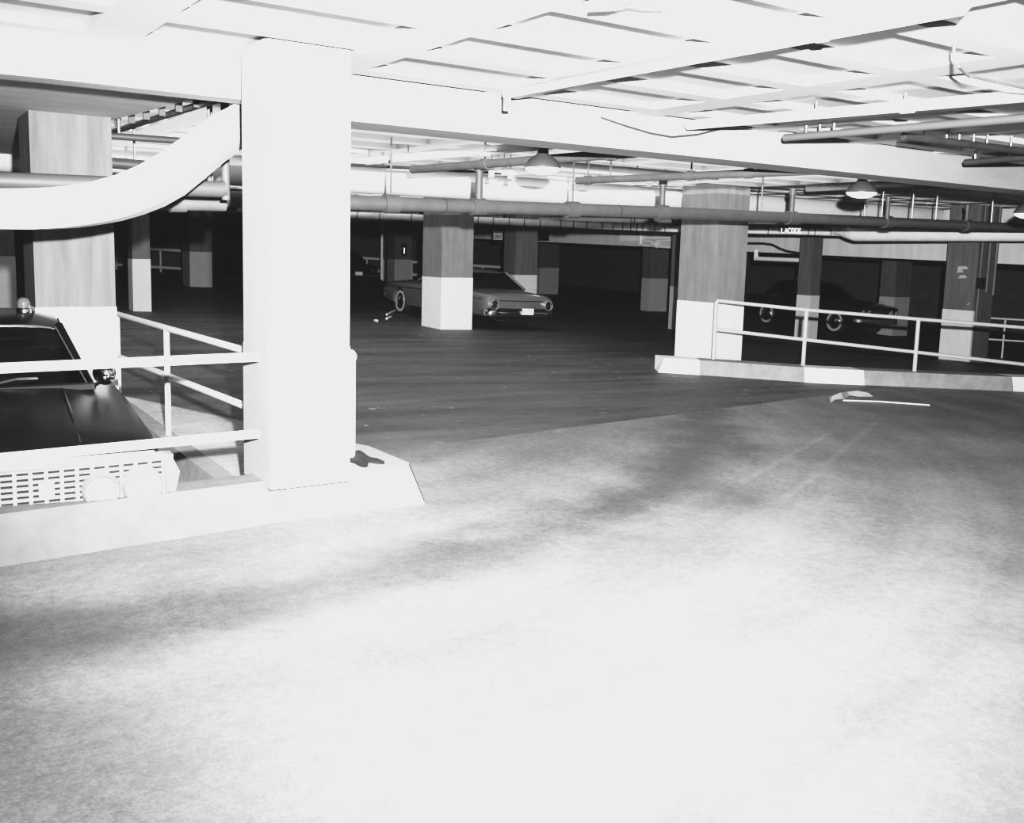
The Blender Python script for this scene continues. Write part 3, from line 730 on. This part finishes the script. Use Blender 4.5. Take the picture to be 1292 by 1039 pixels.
for row in (0, 1):
    zz = h_ * (.10 + .46 * row); hh = h_ * .34
    for k in range(4):
        x = w_ * (.13 + .20 * k); bw = w_ * .15
        plate(bm, x, zz, x + bw * .35, zz + hh, .012); plate(bm, x + bw * .65, zz, x + bw, zz + hh, .012)
        plate(bm, x, zz + hh * (.8 if (k + row) % 2 else .0), x + bw, zz + hh * (1. if (k + row) % 2 else .22), .012)
        if k % 2: plate(bm, x, zz + hh * .4, x + bw, zz + hh * .6, .012)
rel(bm, t); obj('lettering', bm, M['ink'], t)
bm = tubes(([at(628, 288, DS), Vector((at(628, 288, DS).x, at(628, 288, DS).y, ZC + .03))], .012, 6)); rel(bm, t); obj('hanger_rod', bm, M['steel'], t)
# white lettering hung on the strapped pipe
DL = 21.6
oL = at(985.5, 294.2, DL); r2 = c2w((1, 0, 0)); wl = (at(1011, 294.2, DL) - oL).dot(r2); hl = at(998, 287.8, DL).z - at(998, 294.2, DL).z
t = thing('letter_sign', 'strip of small white cut-out letters fixed on the pale pipe right of the big column', 'sign', oL)
def seg(bm, a, b, th):
    A_, B_ = Vector(a), Vector(b); d_ = (B_ - A_).normalized(); n_ = Vector((-d_.y, d_.x)) * th / 2
    quad(bm, [oL + r2 * p.x + Vector((0, 0, p.y)) for p in (A_ - n_, B_ - n_, B_ + n_, A_ + n_)])
GL = {'L': [((0, 0), (0, 1)), ((0, 0), (1, 0))], 'A': [((0, 0), (.5, 1)), ((.5, 1), (1, 0)), ((.2, .4), (.8, .4))], 'C': [((0, 0), (0, 1)), ((0, 1), (1, 1)), ((0, 0), (1, 0))], 'E': [((0, 0), (0, 1)), ((0, 1), (1, 1)), ((0, .5), (.8, .5)), ((0, 0), (1, 0))], 'O': [((0, 0), (0, 1)), ((0, 1), (1, 1)), ((1, 1), (1, 0)), ((0, 0), (1, 0))]}
bm = bmesh.new(); cw = wl / 6
for i, ch in enumerate('LACOCE'):
    for a, b in GL[ch]: seg(bm, (cw * (i + .1 + a[0] * .75), hl * (.06 + a[1] * .88)), (cw * (i + .1 + b[0] * .75), hl * (.06 + b[1] * .88)), hl * .26)
bmesh.ops.solidify(bm, geom=bm.faces[:], thickness=.02); rel(bm, t); obj('lettering', bm, mat('letter_white_glow', .9, .5, emit=.5), t)  # letters given a glow to stay white in the main's shadow
# fixture on far column
c, wx, wy, zb, _ = COLS['C505']
p = on_y(510, 316, c.y - .05)
t = thing('wall_fixture', 'small dark fixture with a bright vertical streak on the dim column above the sedan hood', 'fixture', p)
bm = bmesh.new(); box(bm, -.11, 0, -.24, .11, .07, .26); bevel(bm, .03, 2); obj('housing', bm, M['black'], t)
bm = tubes(([(0, -.01, -.13), (0, -.01, .10)], .018, 8)); obj('bright_streak', bm, M['globe'], t)  # emissive rod drawn as the bright vertical streak

# ---------------------------------------------------------------- cars
def loft_body(stations, name, m, parent, arches, ra=.36, crown=None):
    bm = bmesh.new(); rings = []
    for (x, hw, zb, zs, zt) in stations:
        h = zs - zb
        half = [(0, zb), (hw * .80, zb), (hw * .95, zb + .05), (hw * .985, zb + h * .30), (hw, zb + h * .55), (hw * .985, zb + h * .80), (hw * .955, zs - .03), (hw * .90, zs), (hw * .80, zs + (zt - zs) * .25), (hw * .45, zs + (zt - zs) * .85), (0, zt)]
        ring = [(x, y, z) for y, z in half] + [(x, -y, z) for y, z in half[-2:0:-1]]
        rings.append([bm.verts.new(p) for p in ring])
    n = len(rings[0])
    for A, B in zip(rings, rings[1:]):
        for k in range(n): bm.faces.new((A[k], A[(k + 1) % n], B[(k + 1) % n], B[k]))
    bm.faces.new(rings[0]); bm.faces.new(rings[-1])
    o = obj(name, bm, m, parent)
    cb = bmesh.new()
    for ax in arches:
        for s in (1, -1):
            hw = max(q[1] for q in stations)
            lathe(cb, [(0, 0), (ra, 0), (ra, .42), (0, .42)], 28, Matrix.Translation((ax, s * (hw + .08), .33)) @ Matrix.Rotation(PI / 2 * s, 4, 'X'))
    cut = obj('cutter', cb, m)
    if parent: cut.matrix_world = Matrix.Identity(4)
    pm = o.parent; o.parent = None
    md = o.modifiers.new('b', 'BOOLEAN'); md.object = cut; md.operation = 'DIFFERENCE'; md.solver = 'EXACT'
    bpy.context.view_layer.update()
    dg = bpy.context.evaluated_depsgraph_get()
    me = bpy.data.meshes.new_from_object(o.evaluated_get(dg))
    o.modifiers.clear(); o.data = me; o.parent = pm
    bpy.data.objects.remove(cut)
    for p in me.polygons: p.use_smooth = True
    me.set_sharp_from_angle(angle=math.radians(38))
    return o
def wheel(parent, x, y, r=.335, w=.19):
    s = 1 if y > 0 else -1
    t = bmesh.new(); mt = Matrix.Translation((x, y, r)) @ Matrix.Rotation(-PI / 2 * s, 4, 'X')
    lathe(t, [(0, -w), (r * .9, -w), (r, -w * .85), (r, -w * .15), (r * .93, 0), (r * .80, .012), (r * .62, .008), (r * .60, -.03), (0, -.03)], 32, mt)
    o = obj('wheel', t, M['rubber'], parent, smooth=40)
    b = bmesh.new(); lathe(b, [(r * .86, .004), (r * .80, .016), (r * .66, .016), (r * .61, .002)], 32, mt); obj('whitewall', b, M['whitewall'], o, smooth=40)
    b = bmesh.new(); lathe(b, [(r * .58, -.02), (r * .52, .004), (r * .35, .014), (r * .2, .035), (r * .08, .05), (0, .052)], 28, mt); obj('hubcap', b, M['hub'], o, smooth=40)
def cabin(t, P, paint, seats=True):
    xf, xb, wb, zb, xrf, xrb, wr, zr = P['xf'], P['xb'], P['wb'], P['zb'], P['xrf'], P['xrb'], P['wr'], P['zr']
    bm = bmesh.new(); NX, NY = 10, 8; top, bot = {}, {}
    for i in range(NX + 1):
        for j in range(NY + 1):
            u, v = i / NX, j / NY * 2 - 1
            x = xrb + (xrf - xrb) * u; e = (2 * u - 1)
            wy = wr * (1 - .06 * e * e); z = zr - .05 * abs(v) ** 3 - .05 * abs(e) ** 3
            top[i, j] = bm.verts.new((x + .05 * (1 - v * v) * e * abs(e), v * wy, z)); bot[i, j] = bm.verts.new((x, v * wy * .985, z - .035 - .02 * (1 - v * v)))
    for i in range(NX):
        for j in range(NY):
            bm.faces.new((top[i, j], top[i + 1, j], top[i + 1, j + 1], top[i, j + 1])); bm.faces.new((bot[i, j], bot[i, j + 1], bot[i + 1, j + 1], bot[i + 1, j]))
    for i in range(NX):
        for j in (0, NY): bm.faces.new((top[i, j], top[i + 1, j], bot[i + 1, j], bot[i, j]))
    for j in range(NY):
        for i in (0, NX): bm.faces.new((top[i, j], top[i, j + 1], bot[i, j + 1], bot[i, j]))
    obj('roof', bm, paint, t, smooth=50)
    zt = zr - .10
    def pil(a, b, r, nm='pillar', m=paint):
        o = obj(nm, tubes(([a, b], r, 8)), m, t, smooth=60); return o
    xm = (xf + xb) / 2 + .05; xmr = (xrf + xrb) / 2 + .05
    for s in (1, -1):
        pil((xf, s * wb, zb - .02), (xrf, s * wr * .95, zt + .03), .032)
        pil((xm, s * wb, zb - .02), (xmr, s * wr, zt + .03), .026)
        pil((xb, s * wb, zb - .02), (xrb, s * wr * .95, zt + .03), [.045, .035] if P.get('thick') else .04)
        pil((xf, s * (wb + .01), zb), (xb, s * (wb + .01), zb), .018, 'window_trim', M['chrome'])
        pil((xf - .38, s * (wb - .01), zb), (xrf - .16, s * (wr - .02), zt), .012, 'vent_window_frame', M['chrome_matt'])
    def pane(nm, pts, bow=0.):
        a, b, c_, d_ = [Vector(p) for p in pts]; bm = bmesh.new(); N = 10; L0 = []; L1 = []
        for i in range(N + 1):
            u = i / N; k = Vector((bow * (1 - (2 * u - 1) ** 2), 0, 0)); L0.append(bm.verts.new(a.lerp(b, u) + k)); L1.append(bm.verts.new(d_.lerp(c_, u) + k))
        for i in range(N): bm.faces.new((L0[i], L0[i + 1], L1[i + 1], L1[i]))
        obj(nm, bm, M['glass'], t, smooth=60)
    pane('windshield', [(xf, wb, zb), (xf, -wb, zb), (xrf, -wr * .95, zt + .02), (xrf, wr * .95, zt + .02)], .12)
    pane('rear_window', [(xb, wb, zb), (xb, -wb, zb), (xrb, -wr * .95, zt + .02), (xrb, wr * .95, zt + .02)], -.12)
    for s in (1, -1):
        pane('side_window', [(xf - .04, s * wb, zb), (xm, s * wb, zb), (xmr, s * wr, zt), (xrf - .03, s * wr * .96, zt)])
        pane('side_window', [(xm, s * wb, zb), (xb + .04, s * wb, zb), (xrb + .03, s * wr * .96, zt), (xmr, s * wr, zt)])
    if seats:
        for xx in (xm - .1, xb + .35):
            bm = bmesh.new(); box(bm, xx - .1, -wb * .9, zb - .1, xx + .06, wb * .9, zb + .16); bevel(bm, .05, 2); obj('seat_back', bm, M['seat'], t, smooth=50)
        bm = bmesh.new(); cxs, czs = xf - .52, zb + .06
        ring = [Vector((cxs + .06 * math.cos(a), .36 + .19 * math.sin(a), czs + .18 * math.cos(a))) for a in [2 * PI * i / 24 for i in range(25)]]
        tube(bm, ring, .012, 6, cap=False); obj('steering_wheel', bm, M['seat'], t)
    for s in (1, -1): pil((xf + .03, s * (wb - .03), zb), (xrf + .035, s * (wr * .95 - .03), zt + .02), .010, 'window_trim', M['chrome'])
    # chrome roof edge
    drip = [(xrf + .02 - .0 * v * v, v * wr * .96, zr - .075 - .045 * abs(v) ** 3) for v in [i / 8 - 1 for i in range(17)]]
    obj('roof_trim', tubes(([(x + .05 * (1 - (y / wr) ** 2), y, z + .012) for x, y, z in drip], .012, 6)), M['chrome'], t)
def place_car(t, x, y, z, heading, pitch=0., floor_fit=False):
    m = Matrix.Rotation(heading, 4, 'Z')
    if floor_fit:
        q = Vector((0, 0, 1)).rotation_difference(DN).to_matrix().to_4x4(); m = q @ m
    m = m @ Matrix.Rotation(pitch, 4, 'Y')
    t.rotation_euler = m.to_euler(); t.location = (x, y, z)
def bumper(t, nm, x, hw, z, h, d, m, bow=.06):
    bm = bmesh.new(); s = 1 if x > 0 else -1; N = 14; rings = []
    for i in range(N + 1):
        v = i / N * 2 - 1; xx = x - s * (bow * v * v + (.12 if abs(v) > .97 else 0)); y = v * hw
        rings.append([bm.verts.new((xx + s * a, y, z + b)) for a, b in ((0, -h / 2), (d * .7, -h * .42), (d, 0), (d * .7, h * .42), (0, h / 2), (-.03, 0))])
    for A, B in zip(rings, rings[1:]):
        for k in range(6): bm.faces.new((A[k], A[(k + 1) % 6], B[(k + 1) % 6], B[k]))
    bm.faces.new(rings[0]); bm.faces.new(rings[-1])
    return obj(nm, bm, m, t, smooth=50)
def round_lamp(t, nm, x, y, z, r, rim, lens, sx=1, depth=.06, dark=None):
    mt = Matrix.Translation((x, y, z)) @ Matrix.Rotation(PI / 2 * sx, 4, 'Y')
    bm = bmesh.new(); lathe(bm, [(r * 1.32, -.04), (r * 1.32, depth * .5), (r * 1.18, depth), (r * 1.02, depth * .7), (r, depth * .4)], 28, mt); o = obj(nm, bm, rim, t, smooth=45)
    bm = bmesh.new(); lathe(bm, [(r, depth * .4), (r * .8, depth * .62), (r * .4, depth * .78), (0, depth * .82)], 28, mt); obj('lens', bm, lens, o, smooth=60)
    if dark:
        bm = bmesh.new(); lathe(bm, [(r * .45, depth * .74), (r * .4, depth * 1.0), (0, depth * 1.05)], 20, mt); obj('centre_boss', bm, dark, o, smooth=45)
    return o
def beacon(t, x, y, z, r=.085):
    bm = bmesh.new(); lathe(bm, [(0, -.03), (r * 1.1, -.03), (r * 1.1, .02), (r * .95, .03), (0, .03)], 20, Matrix.Translation((x, y, z))); o = obj('roof_beacon', bm, M['chrome'], t, smooth=40)
    bm = bmesh.new(); lathe(bm, [(r * .95, .03), (r, .03 + r * .5), (r * .92, .03 + r), (r * .65, .03 + r * 1.4), (r * .3, .03 + r * 1.58), (0, .03 + r * 1.6)], 20, Matrix.Translation((x, y, z))); obj('beacon_dome', bm, mat('beacon_dome', .12, .12, coat=1.), o, smooth=60)

# --- left black compact sedan with beacon and spotlight, nose toward the near railing
t = thing('sedan_car', 'black sedan with full-width grille, roof beacon and spotlight behind the near railing at left', 'car')
st = [(-2.40, .80, .42, .74, .78), (-2.3, .85, .34, .84, .87), (-1.5, .89, .27, .90, .94), (-.5, .90, .24, .92, .97), (.55, .90, .24, .93, .99), (.95, .90, .25, .92, .985), (1.5, .89, .26, .895, .95), (2.05, .885, .28, .86, .905), (2.28, .875, .32, .825, .865), (2.37, .86, .37, .79, .825), (2.40, .85, .40, .765, .79)]
loft_body(st, 'body', M['black_paint'], t, (1.52, -1.25))
for x in (1.52, -1.25):
    for y in (.86, -.86): wheel(t, x, y, .32)
cabin(t, dict(xf=.78, xb=-1.35, wb=.66, zb=.955, xrf=.22, xrb=-.95, wr=.53, zr=1.42), M['black_paint'])
# hood lines
bm = tubes(([(2.30, .40, .855), (1.7, .42, .925), (1.0, .44, .975)], .012, 6)); obj('hood_seam', bm, M['black_paint'], t)
bm = tubes(([(2.30, -.40, .855), (1.7, -.42, .925), (1.0, -.44, .975)], .012, 6)); obj('hood_seam', bm, M['black_paint'], t)
bm = bmesh.new(); box(bm, .83, .05, .955, .93, .66, .992); bevel(bm, .01, 1); obj('cowl_vent', bm, M['black'], t)
for y0, y1 in ((.02, .30), (-.45, -.1)):
    obj('wiper', tubes(([(.86, y0, 1.005), (.84, (y0 + y1) / 2, 1.035), (.80, y1, 1.03)], .011, 6)), M['chrome'], t)
obj('hood_edge_trim', tubes(([(2.375, -.80, .79), (2.44, -.4, .80), (2.455, 0, .805), (2.44, .4, .80), (2.375, .80, .79)], .013, 6)), M['chrome_matt'], t)
# grille
bm = bmesh.new()
def gx(y): return 2.42 + .045 * (1 - (y / .86) ** 2)
N = 24
ring = [bm.verts.new((gx(y), y, z)) for z in (.45, .765) for y in [(-.86 + 1.72 * i / N) for i in range(N + 1)]]
for i in range(N): bm.faces.new((ring[i], ring[i + 1], ring[N + 2 + i], ring[N + 1 + i]))
gb = obj('grille', bm, M['black'], t); gb['label'] = 'full-width grille of short horizontal slots'
bm = bmesh.new()
for k in range(10):
    z = .462 + .033 * k; tube(bm, [(gx(y) + .014, y, z) for y in [(-.84 + 1.68 * i / 16) for i in range(17)]], .0105, 6)
obj('grille_bars', bm, M['chrome_matt'], gb, smooth=50)
bm = bmesh.new()
for k in range(22):
    y = -.84 + .08 * k; box(bm, gx(y) + .004, y - .010, .45, gx(y) + .028, y + .010, .77)
obj('grille_uprights', bm, M['chrome_matt'], gb)
fr = [(gx(y) + .02, y, .785) for y in [(-.83 + 1.66 * i / 14) for i in range(15)]] + [(2.40, .885, .74), (2.385, .925, .66), (2.40, .89, .50), (2.41, .84, .445)] + [(gx(y) + .02, y, .435) for y in [(.80 - 1.6 * i / 14) for i in range(15)]] + [(2.41, -.84, .445), (2.40, -.89, .50), (2.385, -.925, .66), (2.40, -.885, .74), (gx(-.83) + .02, -.83, .785)]
obj('grille_frame', tubes((fr, .022, 8)), M['chrome_matt'], gb, smooth=50)
for s in (1, -1):
    for y, r in ((.715, .088), (.485, .080)): round_lamp(t, 'headlight', gx(y) + .015, s * y, .615, r, M['chrome_matt'], M['lens'])
    bm = bmesh.new(); prism(bm, [(2.30, s * .84), (gx(.84) + .002, s * .84), (2.405, s * .905), (2.30, s * .905)], .44, .775); bevel(bm, .02, 2); obj('grille_end_cap', bm, M['chrome_matt'], gb, smooth=40)
bm = bmesh.new(); y_ = .26; box(bm, gx(.2) + .02, .16, .60, gx(.2) + .034, .24, .70); bevel(bm, .006, 1); obj('grille_badge', bm, M['chrome_matt'], gb)
bumper(t, 'front_bumper', 2.44, .92, .34, .15, .09, M['chrome'])
bumper(t, 'rear_bumper', -2.43, .88, .42, .15, .08, M['chrome'])
mt = Matrix.Translation((.92, .73, 1.06)) @ Matrix.Rotation(-PI / 2 + .35, 4, 'Y')
bm = bmesh.new(); lathe(bm, [(0, -.085), (.035, -.078), (.062, -.052), (.078, 0), (.08, .03), (.074, .045)], 24, mt); sp = obj('spotlight', bm, M['chrome'], t, smooth=60)
bm = bmesh.new(); lathe(bm, [(.074, .045), (.05, .055), (0, .06)], 24, mt); obj('lens', bm, M['lens'], sp, smooth=60)
obj('spotlight_arm', tubes(([(.86, .66, .97), (.94, .72, 1.02)], .014, 6)), M['chrome'], sp)
beacon(t, -.30, .30, 1.415, .05)
place_car(t, .745, 8.386, LZ(8.386), -PI / 2 - .057, .018)

# --- silver sedan behind the centre column, tail toward the viewer
t = thing('sedan_car', 'silver sedan with round tail lamps parked behind the centre column', 'car')
st = [(-2.66, .90, .40, .72, .78), (-2.60, .94, .33, .77, .83), (-2.4, .97, .28, .80, .87), (-1.3, .99, .24, .84, .91), (0, 1.0, .22, .86, .93), (1.1, 1.0, .22, .86, .93), (2.1, .98, .25, .82, .89), (2.5, .95, .3, .78, .84), (2.64, .92, .36, .74, .79)]
loft_body(st, 'body', M['silver_paint'], t, (1.6, -1.5), .37)
for x in (1.6, -1.5):
    for y in (.93, -.93): wheel(t, x, y, .335)
cabin(t, dict(xf=.95, xb=-1.55, wb=.82, zb=.90, xrf=.35, xrb=-1.0, wr=.66, zr=1.33, thick=True), M['silver_paint'])
for s in (1, -1):
    round_lamp(t, 'tail_lamp', -2.665, s * .75, .585, .090, M['bezel'], M['dark_red'], -1, .07, M['chrome'])
bm = bmesh.new(); box(bm, -2.675, -.60, .665, -2.64, .60, .682); obj('trunk_gap', bm, M['black'], t)
bm = bmesh.new(); box(bm, -2.70, -.90, .415, -2.60, .90, .50); bevel(bm, .02, 1); obj('lower_panel', bm, M['black'], t)
bumper(t, 'rear_bumper', -2.70, .97, .385, .15, .09, M['chrome'])
bumper(t, 'front_bumper', 2.68, .96, .42, .15, .09, M['chrome'])
bm = bmesh.new(); box(bm, -2.815, -.26, .375, -2.80, .06, .515); bevel(bm, .02, 2); pl_ = obj('license_plate', bm, mat('plate_white_glow', .85, .5, emit=.15), t); pl_['label'] = 'white license plate with dark characters'  # plate given a faint glow though it holds no lamp
cu = bpy.data.curves.new('plate_text', 'FONT'); cu.body = 'N 1032'; cu.size = .115; cu.align_x = 'CENTER'; cu.align_y = 'CENTER'; cu.extrude = .002
tx = bpy.data.objects.new('plate_text', cu); COL.objects.link(tx)
bpy.context.view_layer.update()
me = bpy.data.meshes.new_from_object(tx.evaluated_get(bpy.context.evaluated_depsgraph_get())); bpy.data.objects.remove(tx)
pt_ = bpy.data.objects.new('plate_characters', me); COL.objects.link(pt_); me.materials.clear(); me.materials.append(M['sign_grey'])
pt_.matrix_basis = Matrix.Translation((-2.819, -.10, .445)) @ Matrix(((0, 0, -1, 0), (-1, 0, 0, 0), (0, 1, 0, 0), (0, 0, 0, 1))); pt_.parent = pl_
obj('side_trim', tubes(([(-2.55, 1.0, .70), (0, 1.015, .73), (2.4, .985, .70)], .012, 6)), M['chrome'], t)
for s in (.35, -.35):
    pass
obj('exhaust_pipe', tubes(([(-2.1, .5, .22), (-2.72, .52, .22)], .035, 10)), M['chrome'], t)
place_car(t, 12.62, 21.25, fz(12.62, 21.25), PI / 2, floor_fit=True)

# --- black sedan with beacon behind the right railing
t = thing('sedan_car', 'black sedan with whitewall tires and roof beacon parked behind the right railing', 'car')
st = [(-2.36, .82, .42, .80, .84), (-2.2, .88, .32, .88, .92), (-1.1, .91, .25, .93, .97), (0, .92, .24, .95, 1.0), (1.0, .92, .24, .95, 1.01), (1.95, .90, .27, .89, .96), (2.25, .88, .32, .86, .91), (2.38, .85, .40, .82, .85)]
loft_body(st, 'body', M['black_gloss'], t, (1.55, -1.15), .37)
for x in (1.55, -1.15):
    for y in (.87, -.87): wheel(t, x, y, .345)
cabin(t, dict(xf=.85, xb=-1.4, wb=.76, zb=.98, xrf=.25, xrb=-.95, wr=.62, zr=1.47, thick=True), M['black_gloss'])
for s in (1, -1):
    for y in (.72, .48): round_lamp(t, 'headlight', 2.37, s * y, .66, .075, M['chrome'], M['lens'])
bm = bmesh.new(); box(bm, 2.36, -.42, .55, 2.40, .42, .76); gr = obj('grille', bm, M['black'], t)
bm = bmesh.new()
for k in range(5): box(bm, 2.395, -.42, .56 + .04 * k, 2.41, .42, .572 + .04 * k)
obj('grille_bars', bm, M['steel'], gr)
bumper(t, 'front_bumper', 2.42, .88, .42, .15, .09, M['steel']); bumper(t, 'rear_bumper', -2.38, .88, .42, .15, .09, M['steel'])
beacon(t, -.65, -.15, 1.47, .07)
mt = Matrix.Translation((.75, -.80, 1.08)) @ Matrix.Rotation(PI / 2, 4, 'Y')
bm = bmesh.new(); lathe(bm, [(0, -.10), (.05, -.08), (.07, 0), (.068, .04), (0, .05)], 18, mt); obj('spotlight', bm, M['chrome'], t, smooth=60)
hd = -PI / 2 - .05; wf = on_f(1051, 420.5); fx_, fy_ = 1.55, -.87
cxx = wf.x - (fx_ * math.cos(hd) - fy_ * math.sin(hd)); cyy = wf.y - (fx_ * math.sin(hd) + fy_ * math.cos(hd))
place_car(t, cxx, cyy, fz(cxx, cyy), hd, floor_fit=True)

# --- dark car far back between the white column and the silver sedan
pc = on_f(452, 362)
t = thing('sedan_car', 'dark sedan barely visible in the far bay just right of the white column', 'car')
st = [(-2.5, .88, .42, .80, .84), (-2.3, .94, .32, .86, .9), (-1.2, .97, .25, .9, .95), (1.0, .97, .24, .92, .98), (2.2, .95, .3, .86, .92), (2.5, .9, .4, .8, .84)]
loft_body(st, 'body', M['black_paint'], t, (1.5, -1.4), .36)
for x in (1.5, -1.4):
    for y in (.92, -.92): wheel(t, x, y, .33)
cabin(t, dict(xf=.8, xb=-1.5, wb=.8, zb=.95, xrf=.2, xrb=-1.0, wr=.64, zr=1.42), M['black_paint'], seats=False)
for s in (1, -1): round_lamp(t, 'tail_lamp', -2.5, s * .68, .66, .07, M['chrome'], M['dark_red'], -1)
bumper(t, 'rear_bumper', -2.52, .92, .42, .14, .09, M['chrome']); bumper(t, 'front_bumper', 2.52, .92, .42, .14, .09, M['chrome'])
bm = bmesh.new(); box(bm, -2.63, -.16, .46, -2.615, .16, .60); obj('license_plate', bm, M['sign'], t)
place_car(t, pc.x, pc.y + 2.6, fz(pc.x, pc.y + 2.6), PI / 2, floor_fit=True)

# ---------------------------------------------------------------- light
def spot(name, loc, target, power, size, blend, radius):
    l = bpy.data.lights.new(name, 'SPOT'); l.energy = power; l.spot_size = math.radians(size); l.spot_blend = blend; l.shadow_soft_size = radius
    o = bpy.data.objects.new(name, l); COL.objects.link(o); o.location = loc
    o.rotation_euler = (Vector(target) - Vector(loc)).to_track_quat('-Z', 'Y').to_euler(); return o
FL = EYE + c2w((.25, 0.0, .38))
spot('flash', FL, EYE + ray(740, 280) * 10, 15500, 90, 1.0, .05)
spot('flash_spill', FL, EYE + ray(740, 280) * 10, 420, 150, 1.0, .05)
def point(loc, e, r=.12):
    l = bpy.data.lights.new('lamp_light', 'POINT'); l.energy = e; l.shadow_soft_size = r
    o = bpy.data.objects.new('lamp_light', l); COL.objects.link(o); o.location = loc
for x, y in ((15, 20), (17, 8), (8, 28), (27, 24), (14, 38), (26, 8)):
    point((x, y, 2.6), 8)
def wash(x0, y0, x1, y1, z, e):
    l = bpy.data.lights.new('added_ceiling_wash', 'AREA'); l.shape = 'RECTANGLE'; l.size = x1 - x0; l.size_y = y1 - y0; l.energy = e
    o = bpy.data.objects.new('added_ceiling_wash', l); COL.objects.link(o); o.location = ((x0 + x1) / 2, (y0 + y1) / 2, z); o.rotation_euler = (PI, 0, 0)
wash(-1., 9.0, 13., 22., 2.90, 640)  # added upward fill with no fixture, brightens the ceiling behind the beam
w = bpy.data.worlds.new('World'); S.world = w; w.use_nodes = True
w.node_tree.nodes['Background'].inputs[0].default_value = g(1); w.node_tree.nodes['Background'].inputs[1].default_value = .01

# ---------------------------------------------------------------- camera and film response
cam = bpy.data.cameras.new('camera'); co = bpy.data.objects.new('camera', cam); COL.objects.link(co)
cam.sensor_fit = 'HORIZONTAL'; cam.sensor_width = 36; cam.lens = 36 * F / 1292; cam.shift_y = -(519.5 - CY) / 1292; cam.clip_end = 300; cam.clip_start = .05
R, U, Fw = c2w(_R), c2w(_U), c2w(_F0)
co.matrix_world = Matrix(((R.x, U.x, -Fw.x, EYE.x), (R.y, U.y, -Fw.y, EYE.y), (R.z, U.z, -Fw.z, EYE.z), (0, 0, 0, 1)))
S.camera = co
S.cycles.diffuse_bounces = 1
vs = S.view_settings; vs.view_transform = 'Standard'; vs.look = 'None'; vs.exposure = 0; vs.gamma = 1
vs.use_curve_mapping = True
cmap = vs.curve_mapping; cmap.extend = 'HORIZONTAL'
cu = cmap.curves[3]
pts = [(0, .0110), (.03, .028), (.10, .12), (.22, .30), (.42, .59), (.65, .76), (1.0, .848)]
while len(cu.points) < len(pts): cu.points.new(.5, .5)
for p, (x, y) in zip(sorted(cu.points, key=lambda q: q.location[0]), pts): p.location = (x, y)
cmap.update()
